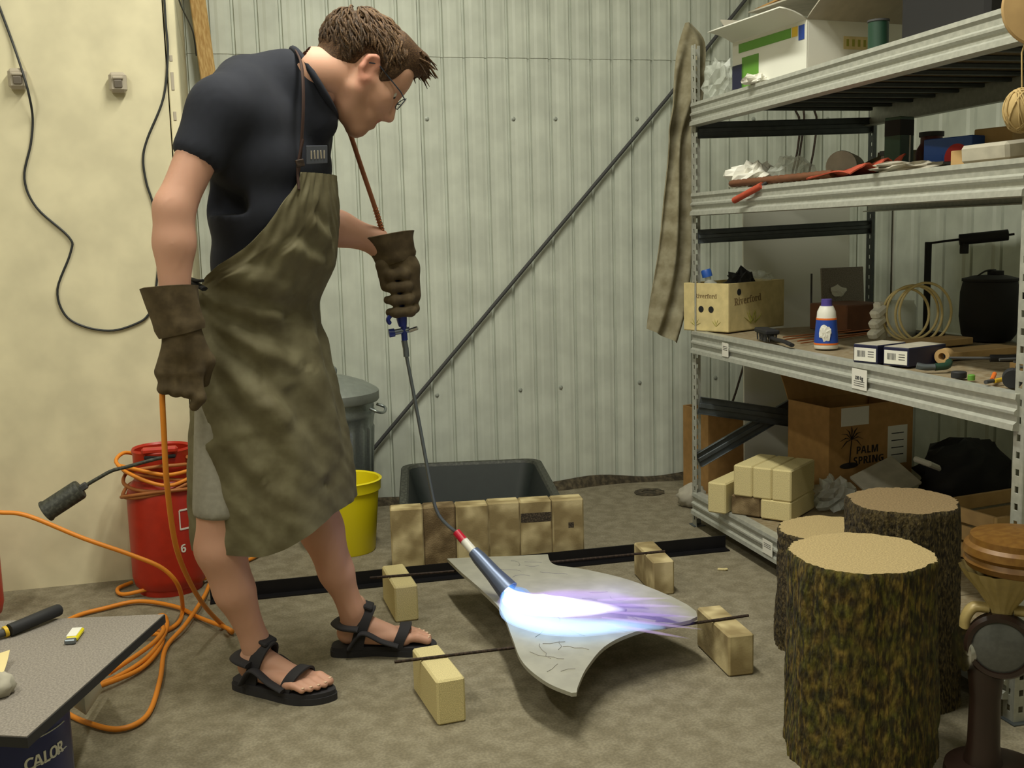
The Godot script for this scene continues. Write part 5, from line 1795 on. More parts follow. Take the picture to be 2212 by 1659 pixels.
	var bc := thing("hose_coupling", "ribbed black coupling with a bright end beside the shelf post", "coupling", Vector3(1.745, D + 0.023, -2.135), 0.9)
	turned("barrel", [Vector2(0, -0.02), Vector2(0.022, -0.02), Vector2(0.023, -0.017), Vector2(0.023, 0.017), Vector2(0.021, 0.02), Vector2(0, 0.02)], Transform3D(Basis(Vector3.BACK, PI / 2), Vector3.ZERO), "rubber", bc)
	turned("bright_end", [Vector2(0, 0), Vector2(0.009, 0), Vector2(0.008, 0.006), Vector2(0, 0.008)], Transform3D(Basis(Vector3.BACK, -PI / 2), Vector3(0.02, 0, 0)), "chrome", bc, 12)
	var heap := [[Vector3(1.90, 0.030, -2.44), 0.5, 0.085, "matt_black", "black handled tool at the far end of the tool heap"], [Vector3(2.0, 0.032, -2.36), -0.3, 0.095, "dark_grey", "grey handled tool lying across the middle of the tool heap"], [Vector3(1.93, 0.042, -2.30), 0.2, 0.08, "dark_green", "green handled tool on top of the tool heap"], [Vector3(2.04, 0.034, -2.24), -0.7, 0.08, "dark_red", "dark red handled tool at the back of the tool heap"], [Vector3(1.90, 0.030, -2.20), 0.9, 0.075, "rubber", "rubber handled tool at the near end of the tool heap"]]
	for q in heap:
		var d: Vector3 = Vector3(cos(q[1]), 0.0, sin(q[1])) * q[2]
		var t := thing("hand_tool", q[4], "tool", q[0] + Vector3(0, D, 0), 0.0, "heap of hand tools")
		rod("shaft", [-d, d * 0.2], 0.004, "dark_grey", t)
		rod("handle", [d * 0.2, d], 0.010, q[3], t)


func second_deck() -> void:
	var D := 1.311
	var b1 := crumple("white_bag", null, "white_plastic", Vector3(0.085, 0.05, 0.075), 51, 0.4)
	b1.position = Vector3(1.80, D, -3.57)
	tag(b1, "crumpled white plastic bag at the far end of the second shelf", "bag")
	var b1b := crumple("clear_bag", null, "clear_plastic", Vector3(0.07, 0.055, 0.06), 57, 0.35)
	b1b.position = Vector3(1.87, D, -3.41)
	tag(b1b, "clear plastic bag lying against the plastic roll", "bag")
	var rl := turned("plastic_roll", [Vector2(0, -0.12), Vector2(0.048, -0.12), Vector2(0.05, -0.11), Vector2(0.05, 0.11), Vector2(0.048, 0.12), Vector2(0, 0.12)], Transform3D(Basis(Vector3.UP, 0.9) * Basis(Vector3.BACK, PI / 2), Vector3(1.97, D + 0.051, -3.24)), "cardboard_grey")
	tag(rl, "roll of pale plastic film lying on the second shelf", "roll")
	var gb := crumple("grey_sack", null, "grey_cloth", Vector3(0.17, 0.06, 0.12), 52, 0.2)
	gb.position = Vector3(2.25, D, -3.30)
	tag(gb, "low grey sack behind the red cloth", "sack")
	var st := new_st()
	var pts := PackedVector3Array()
	var rad := []
	for k in 37:
		pts.append(Vector3(0, 0, -0.28 + k * 0.0156))
		rad.append(0.014 + (0.003 if k % 2 else 0.0))
	tube(st, pts, rad, 10, 0.8)
	var hose := put("ribbed_hose", st, "brown")
	hose.transform = Transform3D(Basis(Vector3.UP, 0.12), Vector3(1.735, D + 0.018, -3.26))
	tag(hose, "dark brown ribbed hose lying along the edge of the second shelf", "hose")
	var rows := []
	for i in 15:
		var row := PackedVector3Array()
		for j in 15:
			var a := i / 14.0
			var c := j / 14.0
			row.append(Vector3(1.735 + c * 0.17 + 0.015 * sin(a * 5.0), D + 0.006 + (0.025 + 0.030 * a) * absf(sin(c * 7.0 + a * 4.0)) * (0.4 + 0.6 * c), -3.08 + a * 0.34 - 0.05 * c))
		rows.append(row)
	st = new_st()
	cloth(st, rows, 0.004)
	tag(put("red_cloth", st, "brick_red_cloth"), "rumpled rust red cloth on the second shelf", "cloth")
	var rh := thing("red_handled_tool", "tool with a dull red handle poking out over the shelf edge", "tool", Vector3(1.72, D + 0.010, -3.50))
	rod("handle", [Vector3(1.655, 1.267, -3.423) - Vector3(1.72, D + 0.010, -3.50), Vector3(1.69, 1.311, -3.289) - Vector3(1.72, D + 0.010, -3.50)], 0.011, "brick_red_cloth", rh, 10)
	rod("shaft", [Vector3(1.69, 1.311, -3.289) - Vector3(1.72, D + 0.010, -3.50), Vector3(1.8, 1.327, -3.389) - Vector3(1.72, D - 0.006, -3.50)], 0.006, "dark_grey", rh)
	# jars, tins and boxes at the back
	for q in [["glass_jar", 2.10, -3.115, 0.028, 0.09, "clear_plastic", "small clear jar standing left of the tall green box"], ["grey_jar", 2.0, -3.035, 0.04, 0.075, "grey_plastic_dark", "squat grey jar in front of the tall green box"], ["brown_jar", 2.09, -2.955, 0.046, 0.125, "dark_red", "dark red brown jar right of the tall green box"]]:
		var j := thing(q[0], q[6], "jar", Vector3(q[1], D, q[2]))
		turned("body", bottle_prof(q[3], q[4], q[3] * 0.7), Transform3D(), q[5], j)
		turned("lid", [Vector2(0, q[4]), Vector2(q[3] * 0.8, q[4]), Vector2(q[3] * 0.8, q[4] + 0.014), Vector2(0, q[4] + 0.015)], Transform3D(), "dark_grey", j)
	var gbx := thing("tall_carton", "tall dark green carton standing on the second shelf", "carton", Vector3(1.96, D, -2.93), 0.3)
	block("body", Vector3(0.062, 0.18, 0.06), at(0, 0.09, 0), "dark_green", gbx)
	block("white_edge", Vector3(0.006, 0.12, 0.001), at(0.012, 0.065, 0.0305), "white_label", gbx, 0.0003)
	block("dark_band", Vector3(0.0626, 0.05, 0.0606), at(0, 0.148, 0), "matt_black", gbx)
	var tin := thing("blue_tin", "blue box with a red round print leaning at the back of the second shelf", "box", Vector3(2.03, D, -2.765), -1.25)
	block("body", Vector3(0.16, 0.105, 0.06), at(0, 0.0525, 0), "blue", tin)
	turned("red_print", [Vector2(0, 0), Vector2(0.040, 0), Vector2(0.040, 0.001), Vector2(0, 0.001)], Transform3D(Basis(Vector3.RIGHT, PI / 2), Vector3(0.032, 0.045, 0.0302)), "red", tin)
	block("pale_print", Vector3(0.05, 0.025, 0.001), at(-0.04, 0.045, 0.0303), "blue", tin, 0.0003)
	var bb := block("brown_box", Vector3(0.17, 0.125, 0.12), at(2.17, D + 0.062, -2.70, 0.3), "tan", null, 0.003)
	tag(bb, "brown box right of and behind the blue box on the second shelf", "box")
	var sb := block("small_box", Vector3(0.065, 0.045, 0.05), at(1.85, D + 0.023, -2.47, 0.5), "tan", null, 0.002)
	tag(sb, "small tan box lying before the blue box", "box")
	var gp := block("grey_pad", Vector3(0.14, 0.045, 0.15), euler(1.81, D + 0.030, -2.27, Vector3(0, 0.12, 0.10)), "cardboard_grey", null, 0.008)
	tag(gp, "thick grey pad at the near end of the second shelf", "pad")
	var wrapped := crumple("paper_wrap", null, "cardboard_grey", Vector3(0.11, 0.016, 0.05), 53, 0.3)
	wrapped.position = Vector3(1.79, D, -2.62)
	tag(wrapped, "flat crumpled grey paper at the edge of the second shelf", "paper")
	for q in [[Vector3(1.86, 0.016, -2.80), 0.4, "dark_grey", "dark grey headed tool beside the tall green carton"], [Vector3(1.88, 0.018, -2.70), -0.4, "navy", "navy headed tool lying before the blue box"], [Vector3(1.87, 0.020, -2.60), 0.8, "matt_black", "black headed tool beside the small tan box"]]:
		var d: Vector3 = Vector3(cos(q[1]), 0.0, sin(q[1])) * 0.06
		var t := thing("hand_tool", q[3], "tool", q[0] + Vector3(0, D, 0), 0.0, "dark tools on the second shelf")
		rod("shaft", [-d, d * 0.5], 0.006, "dark_grey", t)
		turned("head", [Vector2(0, -0.008), Vector2(0.016, -0.008), Vector2(0.018, 0), Vector2(0.016, 0.008), Vector2(0, 0.008)], Transform3D(Basis(), d * 0.7), q[2], t, 10)


func top_deck() -> void:
	var D := 1.646
	var c := thing("white_carton", "open white carton with green print and raised flaps on the top shelf", "carton", Vector3(1.93, D, -3.36), 0.12)
	carton("body", c, Vector3(0.40, 0.165, 0.42), "white_card")
	flap(c, Vector3(-0.20, 0.165, -0.21), Vector3(-0.20, 0.165, 0.21), Vector3(-0.10, 0.03, 0.0), "white_card")
	flap(c, Vector3(-0.20, 0.165, 0.21), Vector3(0.20, 0.165, 0.21), Vector3(0.0, 0.07, 0.12), "cardboard_grey")
	flap(c, Vector3(0.20, 0.165, -0.21), Vector3(-0.20, 0.165, -0.21), Vector3(0, 0.09, -0.08), "cardboard_grey")
	block("green_panel", Vector3(0.001, 0.10, 0.10), at(-0.2006, 0.055, -0.10), "green", c, 0.0003)
	block("dark_panel", Vector3(0.001, 0.08, 0.07), at(-0.2006, 0.045, -0.175), "navy", c, 0.0003)
	block("green_stripe", Vector3(0.001, 0.03, 0.30), at(-0.2006, 0.138, -0.02), "green", c, 0.0003)
	block("yellow_tab", Vector3(0.001, 0.03, 0.03), at(-0.2009, 0.138, 0.15), "yellow_dull", c, 0.0003)
	block("blue_tab", Vector3(0.001, 0.045, 0.03), at(-0.2009, 0.13, 0.185), "label_blue", c, 0.0003)
	var pn := block("print_panel", Vector3(0.12, 0.04, 0.001), at(0.0, 0.10, 0.2106), "cardboard_pale", c, 0.0003)
	for k in 5:
		block("print_mark", Vector3(0.010, 0.022, 0.0006), at(-0.044 + k * 0.022, 0.0, 0.0006), "print_green", pn, 0.0002)
	var bag := crumple("plastic_bag", null, "clear_plastic", Vector3(0.05, 0.075, 0.055), 81, 0.4)
	bag.position = Vector3(1.745, D, -3.73)
	tag(bag, "crumpled clear plastic bag at the far corner of the top shelf", "bag")
	var cp := crumple("plastic_scrap", null, "white_plastic", Vector3(0.05, 0.018, 0.03), 82, 0.4)
	cp.position = Vector3(1.712, D, -3.36)
	tag(cp, "scrap of white film in front of the open white carton", "scrap")
	var can := thing("dark_tin", "small dark tin standing at the edge of the top shelf", "tin", Vector3(1.76, D, -2.74))
	turned("body", [Vector2(0, 0), Vector2(0.028, 0), Vector2(0.028, 0.085), Vector2(0.026, 0.085), Vector2(0.026, 0.004), Vector2(0, 0.004)], Transform3D(), "dark_green", can)
	turned("rim", [Vector2(0.025, 0.082), Vector2(0.030, 0.083), Vector2(0.030, 0.088), Vector2(0.025, 0.088)], Transform3D(), "dark_grey", can)
	var cr := thing("black_crate", "large black crate on the top shelf under the loose boards", "crate", Vector3(1.94, D, -2.44), 0.02)
	block("body", Vector3(0.40, 0.20, 0.34), at(0, 0.10, 0), "matt_black", cr, 0.012)
	block("lip", Vector3(0.42, 0.02, 0.36), at(0, 0.205, 0), "matt_black", cr, 0.006)
	for q in [[1.96, 0.219, -3.02, 0.05, 0.10, 0.62, "wide grey card sheet lying across the crate and carton on the top shelf", "cardboard_grey"], [1.93, 0.232, -3.05, 0.02, -0.04, 0.56, "brown card sheet uppermost on the top shelf", "cardboard"]]:
		var st := new_st()
		var rows := []
		for i in 12:
			var row := PackedVector3Array()
			for j in 8:
				var a := i / 11.0
				row.append(Vector3((j / 7.0 - 0.5) * 0.38, 0.014 * sin(a * 3.0) + 0.03 * (1.0 - a) * (1.0 - a), (a - 0.5) * q[5] * 1.5))
			rows.append(row)
		cloth(st, rows, 0.005)
		var s := put("card_sheet", st, q[7])
		s.transform = Transform3D(Basis(Vector3.UP, q[4]) , Vector3(q[0], D + q[1], q[2]))
		tag(s, q[6], "card", "card sheets on the top shelf")


func hung_things() -> void:
	# the leather apron hung on the far post: its left and right borders from top to bottom
	var L := [Vector3(1.709, 1.957, -3.93), Vector3(1.676, 1.847, -3.93), Vector3(1.653, 1.71, -3.93), Vector3(1.631, 1.586, -3.93), Vector3(1.631, 1.485, -3.93), Vector3(1.618, 1.309, -3.93), Vector3(1.603, 1.097, -3.93), Vector3(1.574, 0.918, -3.93), Vector3(1.55, 0.789, -3.93)]
	var R := [Vector3(1.739, 1.957, -3.93), Vector3(1.798, 1.887, -3.93), Vector3(1.787, 1.745, -3.93), Vector3(1.767, 1.65, -3.93), Vector3(1.732, 1.519, -3.93), Vector3(1.735, 1.308, -3.93), Vector3(1.731, 1.057, -3.93), Vector3(1.71, 0.876, -3.93), Vector3(1.667, 0.728, -3.93)]
	var ls := smooth(L, 6)
	var rs := smooth(R, 6)
	var rows := []
	for i in ls.size():
		var row := PackedVector3Array()
		var t := float(i) / (ls.size() - 1)
		for j in 25:
			var s := j / 24.0
			var p := ls[i].lerp(rs[i], s)
			p.z += 0.022 * sin(s * 11.0 + t * 5.0) * smoothstep(0.0, 0.3, t) + 0.012 * sin(s * 5.0 - t * 9.0) - 0.03
			p.z += 0.03 * exp(-pow((t - 0.33) * 14.0, 2.0)) * (1.0 - s)
			row.append(p)
		rows.append(row)
	rows.reverse()
	var st := new_st()
	cloth(st, rows, 0.004)
	tag(put("hung_apron", st, "grey_cloth"), "grey leather apron hanging in folds from the far shelf post", "apron")
	# rods leaning behind the shelving
	for q in [[Vector3(2.094, 0.197, -4.5), Vector3(2.253, 0.549, -4.55), Vector3(2.553, 1.515, -4.62), Vector3(2.547, 1.723, -4.64)], [Vector3(2.22, 0.297, -4.5), Vector3(2.324, 0.534, -4.55), Vector3(2.572, 1.515, -4.63), Vector3(2.6, 1.725, -4.65)], [Vector3(2.333, 0.289, -4.5), Vector3(2.349, 0.515, -4.52), Vector3(2.648, 1.516, -4.64), Vector3(2.653, 1.725, -4.65)]]:
		var foot: Vector3 = q[0] + (q[0] - q[1]) * (q[0].y / (q[1].y - q[0].y))
		q.push_front(foot)
		var nm: String = {0: "thin rusty rod leaning on the metal wall behind the shelving, leftmost of three", 1: "thin rusty rod leaning on the metal wall behind the shelving, middle of three", 2: "thin rusty rod leaning on the metal wall behind the shelving, rightmost of three"}[leaning]
		leaning += 1
		tag(rod("leaning_rod", smooth(q, 4), 0.005, "rust_steel"), nm, "rod", "rods leaning behind the shelves")
	# at the near post: a ball of twine on a cord, and a round tan disc
	var tw := thing("twine_ball", "ball of straw coloured twine hanging by the near shelf post", "twine", Vector3(1.647, 1.406, -2.02))
	ball_part("ball", tw, Vector3(0.036, 0.046, 0.036))
	st = new_st()
	for k in 16:
		var b := Basis.from_euler(Vector3(0.5 * sin(k * 1.9), k * 0.39, 0.5 * cos(k * 1.3)))
		var pts := []
		for m in 12:
			var a := TAU * m / 12.0
			pts.append((b * Vector3(cos(a), sin(a), 0)) * Vector3(0.0365, 0.0465, 0.0365))
		tube(st, smooth(pts, 2, true), 0.0022, 4)
	tag(put("windings", st, "twine", tw), "", "", "", "stuff")
	rod("cord", [Vector3(0, 0.045, 0), Vector3(-0.004, 0.12, 0.0), Vector3(0.03, 0.19, -0.012)], 0.0018, "twine", tw)
	var di := thing("tan_disc", "round tan wooden disc hanging at the top of the near shelf post", "disc", Vector3(1.676, 1.621, -1.99))
	turned("plate", [Vector2(0, -0.008), Vector2(0.084, -0.008), Vector2(0.088, -0.004), Vector2(0.088, 0.004), Vector2(0.084, 0.008), Vector2(0.03, 0.012), Vector2(0, 0.013)], Transform3D(Basis(Vector3.UP, -0.6) * Basis(Vector3.RIGHT, PI / 2), Vector3.ZERO), "tan", di, 40)


var leaning := 0


func ball_part(called: String, parent: Node3D, r: Vector3) -> void:
	var st := new_st()
	ball(st, Vector3.ZERO, r, 16)
	put(called, st, "twine", parent)


# ---------------------------------------------------------------- the left side
func gas_cylinder(label: String, where: Vector3, material: String, r: float, h: float, straight := 0.0) -> Node3D:
	var t := thing("gas_cylinder", label, "cylinder", where)
	turned("body", [Vector2(0, 0.004), Vector2(r * 0.85, 0.0), Vector2(r * 0.86, 0.018), Vector2(r * 0.94, 0.028), Vector2(r, 0.06), Vector2(r, h * 0.66), Vector2(r * 0.985, h * 0.70), Vector2(r * 0.90, h * 0.755), Vector2(r * 0.72, h * 0.80), Vector2(0.03, h * 0.82), Vector2(0, h * 0.82)], Transform3D(), material, t, 40)
	if straight > 0.0:
		t.get_node("body").free()
		turned("body", [Vector2(0, 0.004), Vector2(r * 0.85, 0.0), Vector2(r * 0.94, 0.02), Vector2(r, 0.05), Vector2(r, straight), Vector2(r * 0.97, straight + 0.014), Vector2(r * 0.85, straight + 0.026), Vector2(0, straight + 0.03)], Transform3D(), material, t, 40)
		return t
	turned("collar", [Vector2(r * 0.76, h * 0.775), Vector2(r * 0.77, h * 0.775), Vector2(r * 0.77, h * 0.965), Vector2(r * 0.80, h * 0.985), Vector2(r * 0.77, h), Vector2(r * 0.73, h * 0.985), Vector2(r * 0.745, h * 0.965), Vector2(r * 0.745, h * 0.775)], Transform3D(), material, t, 32)
	turned("valve", [Vector2(0, h * 0.81), Vector2(0.02, h * 0.81), Vector2(0.018, h * 0.87), Vector2(0.028, h * 0.875), Vector2(0.028, h * 0.92), Vector2(0, h * 0.925)], Transform3D(), "torch_steel", t, 14)
	return t


func left_things() -> void:
	# red cylinder by the panel wall
	var rc := Vector3(-0.292, 0, -3.745)
	var c := gas_cylinder("red gas cylinder wrapped in orange hose beside the panel wall", rc, "red_paint", 0.123, 0.495)
	block("grip", Vector3(0.115, 0.022, 0.03), at(0.0, 0.497, 0.082), "red_paint", c, 0.008)
	block("grip_slot", Vector3(0.10, 0.012, 0.012), at(0.0, 0.476, 0.090), "hole", c, 0.003)
	var face := func(deg: float, y: float, rr: float) -> Transform3D: return Transform3D(Basis(Vector3.UP, deg_to_rad(deg)), Vector3(sin(deg_to_rad(deg)) * rr, y, cos(deg_to_rad(deg)) * rr))
	words("lettering", "6", 0.028, face.call(27.0, 0.165, 0.1236), "white_label", c, "Droid Sans", 700)
	for q in [[24.0, 0.262, 0.004, 0.066], [31.0, 0.295, 0.030, 0.006], [31.0, 0.231, 0.030, 0.006]]:
		block("label_edge", Vector3(q[2], q[3], 0.001), face.call(q[0], q[1], 0.1238), "white_label", c, 0.0003)
	# its hose wound round the shoulder
	var hw := thing("coiled_hose", "orange hose wound in loops round the red cylinder's shoulder", "hose", rc)
	var st := new_st()
	var pts := []
	for k in 61:
		var a := 0.6 + TAU * k / 12.0
		var lift := 0.345 + 0.02 * (k / 12) + 0.022 * sin(a * 1.0 + k * 0.13)
		var r := 0.124 + 0.004 * sin(k * 2.1) - 0.009 * (k / 12) * 0.5
		pts.append(Vector3(cos(a) * r - (0.015 if cos(a) < -0.5 else 0.0), lift, sin(a) * r))
	tube(st, smooth(pts, 3), 0.0062, 7)
	put("loops", st, "old_hose", hw)
	st = new_st()
	tube(st, smooth([Vector3(0.10, 0.40, 0.075), Vector3(0.02, 0.385, 0.125), Vector3(-0.08, 0.42, 0.105), Vector3(-0.145, 0.455, 0.02), Vector3(-0.12, 0.475, -0.04), Vector3(-0.06, 0.44, -0.10)], 5), 0.0065, 7)
	tube(st, smooth([Vector3(0.11, 0.425, 0.07), Vector3(0.02, 0.42, 0.118), Vector3(-0.09, 0.445, 0.09), Vector3(-0.14, 0.44, 0.0), Vector3(-0.10, 0.40, -0.08)], 5), 0.0065, 7)
	put("loose_loops", st, "orange_hose", hw)
	# roofing burner laid on the cylinder
	var rb := thing("roofing_burner", "sooty cup burner on a bent tube resting on the red cylinder", "burner", Vector3(-0.589, 0.37, -3.6))
	var o := rb.position
	var ax := (Vector3(-0.654, 0.333, -3.6) - Vector3(-0.529, 0.407, -3.6)).normalized()
	var bs := Basis(ax.cross(Vector3.BACK).normalized(), ax, Vector3.BACK)
	bs.x = bs.y.cross(bs.z)
	turned("cup", [Vector2(0.010, -0.066), Vector2(0.030, -0.062), Vector2(0.033, -0.055), Vector2(0.033, 0.055), Vector2(0.036, 0.060), Vector2(0.036, 0.066), Vector2(0.029, 0.066), Vector2(0.028, -0.04), Vector2(0, -0.04)], Transform3D(bs, Vector3.ZERO), "black_plastic_rim", rb, 24)
	rod("tube", smooth([Vector3(-0.527, 0.407, -3.6) - o, Vector3(-0.48, 0.432, -3.6) - o, Vector3(-0.436, 0.453, -3.6) - o, Vector3(-0.389, 0.462, -3.6) - o, Vector3(-0.324, 0.476, -3.6) - o, Vector3(-0.269, 0.479, -3.64) - o], 5), 0.006, "black_plastic_rim", rb)
	block("collar", Vector3(0.022, 0.028, 0.022), Transform3D(bs, Vector3(-0.527, 0.407, -3.6) - o), "dark_grey", rb, 0.004)
	# second red cylinder, mostly out of the picture
	var rc2 := gas_cylinder("red gas cylinder cut off by the picture's left border", Vector3(-0.912, 0, -3.58), "red_paint", 0.123, 0.34)
	block("white_tag", Vector3(0.05, 0.03, 0.002), Transform3D(Basis(Vector3.UP, 0.9), Vector3(0.098, 0.03, 0.078)), "white_label", rc2, 0.0005)
	# the hoses on the floor
	hose_a()
	var hb := thing("orange_hose", "orange hose coming in from the left and looping on the floor", "hose", Vector3(-0.3, 0, -3.3))
	st = new_st()
	var run := [Vector3(-0.786, 0.424, -3.3), Vector3(-0.713, 0.414, -3.3), Vector3(-0.64, 0.397, -3.3), Vector3(-0.495, 0.316, -3.3), Vector3(-0.369, 0.254, -3.3), Vector3(-0.28, 0.202, -3.3), Vector3(-0.238, 0.133, -3.32), Vector3(-0.241, 0.012, -3.459), Vector3(-0.252, 0.01, -3.338), Vector3(-0.299, 0.01, -3.284), Vector3(-0.323, 0.024, -3.356), Vector3(-0.29, 0.03, -3.37), Vector3(-0.277, 0.03, -3.234), Vector3(-0.317, 0.02, -3.057), Vector3(-0.407, 0.012, -2.939), Vector3(-0.501, 0.012, -2.907), Vector3(-0.558, 0.012, -3.052), Vector3(-0.48, 0.012, -3.203), Vector3(-0.322, 0.02, -3.244), Vector3(-0.284, 0.02, -3.174), Vector3(-0.323, 0.012, -3.011), Vector3(-0.413, 0.02, -2.897), Vector3(-0.505, 0.02, -2.859), Vector3(-0.592, 0.03, -3.052), Vector3(-0.517, 0.03, -3.204), Vector3(-0.305, 0.036, -3.267), Vector3(-0.3, 0.036, -3.136), Vector3(-0.406, 0.03, -2.943)]
	for k in run.size():
		run[k] -= hb.position
	tube(st, smooth(run, 7), 0.0068, 7)
	put("hose", st, "orange_hose", hb)
	var hc := thing("orange_hose", "orange hose lying in flat loops round the red cylinder's foot", "hose", Vector3(-0.3, 0, -3.5))
	st = new_st()
	var run2 := [Vector3(0.035, 0.01, -4.067), Vector3(-0.018, 0.01, -3.973), Vector3(-0.124, 0.01, -3.858), Vector3(-0.184, 0.02, -3.747), Vector3(-0.331, 0.03, -3.672), Vector3(-0.44, 0.012, -3.685), Vector3(-0.468, 0.01, -3.761), Vector3(-0.427, 0.01, -3.819)]
	for k in run2.size():
		run2[k] -= hc.position
	tube(st, smooth(run2, 6), 0.0068, 7)
	put("hose", st, "orange_hose", hc)
	table_group()
	# wall sockets
	for q in [[-0.663, 1.715, "left grey switch box on the panel wall, crossed by a black cable"], [-0.355, 1.706, "right grey switch box on the panel wall"]]:
		var s := thing("switch_box", q[2], "switch", Vector3(q[0], q[1], -3.889), 0.0, "grey switch boxes on the panel wall")
		block("back_box", Vector3(0.056, 0.066, 0.036), at(0, 0, 0.018), "grey_plastic", s, 0.010)
		block("rocker", Vector3(0.026, 0.026, 0.012), euler(0.002, -0.006, 0.038, Vector3(0.25, 0, 0)), "grey_plastic_dark", s, 0.003)
		block("hood", Vector3(0.034, 0.010, 0.014), at(0.002, 0.012, 0.040), "grey_plastic", s, 0.003)
	tag(rod("wall_cable", smooth([Vector3(-0.708, 1.963, -3.884), Vector3(-0.699, 1.935, -3.884), Vector3(-0.667, 1.819, -3.88), Vector3(-0.641, 1.727, -3.848), Vector3(-0.629, 1.662, -3.848), Vector3(-0.629, 1.592, -3.88), Vector3(-0.642, 1.51, -3.884), Vector3(-0.671, 1.398, -3.884), Vector3(-0.642, 1.303, -3.884), Vector3(-0.549, 1.203, -3.884), Vector3(-0.547, 1.152, -3.884), Vector3(-0.598, 1.03, -3.884), Vector3(-0.581, 0.943, -3.884), Vector3(-0.519, 0.899, -3.884), Vector3(-0.431, 0.883, -3.884), Vector3(-0.346, 0.907, -3.884), Vector3(-0.311, 0.935, -3.884), Vector3(-0.272, 0.993, -3.884)], 6), 0.0042, "black_cable", null, 6), "black cable hanging in a long loop on the panel wall at far left", "cable")
	tag(rod("wall_cable", smooth([Vector3(-0.19, 1.991, -3.884), Vector3(-0.191, 1.902, -3.884), Vector3(-0.191, 1.805, -3.884), Vector3(-0.214, 1.661, -3.884), Vector3(-0.276, 1.524, -3.884), Vector3(-0.294, 1.455, -3.884), Vector3(-0.289, 1.378, -3.884), Vector3(-0.273, 1.308, -3.884), Vector3(-0.259, 1.183, -3.884), Vector3(-0.287, 0.994, -3.884)], 6), 0.0042, "black_cable", null, 6), "black cable hanging down the right edge of the panel wall", "cable")
	tag(rod("thin_wire", smooth([Vector3(-0.15, 2.017, -4), Vector3(-0.144, 1.999, -4.1), Vector3(-0.121, 1.98, -4.45), Vector3(-0.116, 1.906, -4.55)], 5), 0.003, "black_cable", null, 6), "thin dark wire crossing the beige return wall to the timber post", "wire")
	# steel brace running across the metal wall
	tag(rod("brace_rod", [Vector3(2.372, 2.28, -4.655), Vector3(1.917, 1.762, -4.655), Vector3(0.527, 0.257, -4.655), Vector3(0.361, 0.077, -4.655)], 0.0082, "dark_grey", null, 8), "long dark steel brace rod slanting across the metal wall", "rod")


func hose_a() -> void:
	# from the torch over the far shoulder, down behind the man to his right hand, and to the floor
	var h := thing("torch_hose", "brown and orange gas hose running from the torch through the man's right glove", "hose", Vector3(-0.2, 0, -2.6))
	var o := h.position
	var up := [Vector3(0.415, 1.109, -3.03), Vector3(0.4, 1.164, -3.03), Vector3(0.375, 1.254, -3.02), Vector3(0.339, 1.366, -3), Vector3(0.312, 1.452, -2.985), Vector3(0.288, 1.519, -2.985), Vector3(0.245, 1.555, -2.99), Vector3(0.185, 1.585, -3.01), Vector3(0.12, 1.54, -3.04), Vector3(0.07, 1.40, -3.04), Vector3(0.03, 1.20, -3.03), Vector3(-0.02, 1.02, -3.02), Vector3(-0.10, 0.93, -2.90), Vector3(-0.17, 0.90, -2.72), Vector3(-0.190, 0.86, -2.630)]
	for k in up.size():
		up[k] -= o
	var st := new_st()
	tube(st, smooth(up, 6), 0.0066, 8)
	put("upper_hose", st, "brown_hose", h)
	var lo := [Vector3(-0.190, 0.86, -2.622), Vector3(-0.194, 0.813, -2.618), Vector3(-0.196, 0.735, -2.62), Vector3(-0.199, 0.597, -2.64), Vector3(-0.196, 0.42, -2.74), Vector3(-0.176, 0.268, -2.9), Vector3(-0.15, 0.129, -3.1), Vector3(-0.113, 0.01, -3.276), Vector3(-0.088, 0.008, -3.216), Vector3(-0.098, 0.024, -3.208), Vector3(-0.187, 0.012, -3.37), Vector3(-0.263, 0.012, -3.498), Vector3(-0.385, 0.012, -3.594), Vector3(-0.493, 0.01, -3.562), Vector3(-0.567, 0.01, -3.515), Vector3(-0.612, 0.01, -3.407), Vector3(-0.601, 0.01, -3.175), Vector3(-0.547, 0.01, -2.896), Vector3(-0.493, 0.01, -2.772), Vector3(-0.427, 0.01, -2.684), Vector3(-0.348, 0.01, -2.625), Vector3(-0.289, 0.01, -2.686), Vector3(-0.273, 0.01, -2.901), Vector3(-0.273, 0.01, -3.141), Vector3(-0.225, 0.02, -3.293), Vector3(-0.178, 0.02, -3.543), Vector3(-0.165, 0.01, -3.709)]
	for k in lo.size():
		lo[k] -= o
	st = new_st()
	tube(st, smooth(lo, 7), 0.0068, 8)
	put("lower_hose", st, "orange_hose", h)
	# wire spring that keeps the hose from kinking at the torch
	st = new_st()
	var a: Vector3 = up[0]
	var b: Vector3 = up[2]
	var ax := (b - a).normalized()
	var u := ax.cross(Vector3.BACK).normalized()
	var v := ax.cross(u)
	var pts := PackedVector3Array()
	for k in 200:
		var t := k / 199.0
		var c: Vector3 = a.lerp(up[1], t * 2.0) if t < 0.5 else up[1].lerp(b, t * 2.0 - 1.0)
		pts.append(c + (u * cos(k * 0.7) + v * sin(k * 0.7)) * 0.0078)
	tube(st, pts, 0.0013, 4)
	put("kink_spring", st, "copper", h)


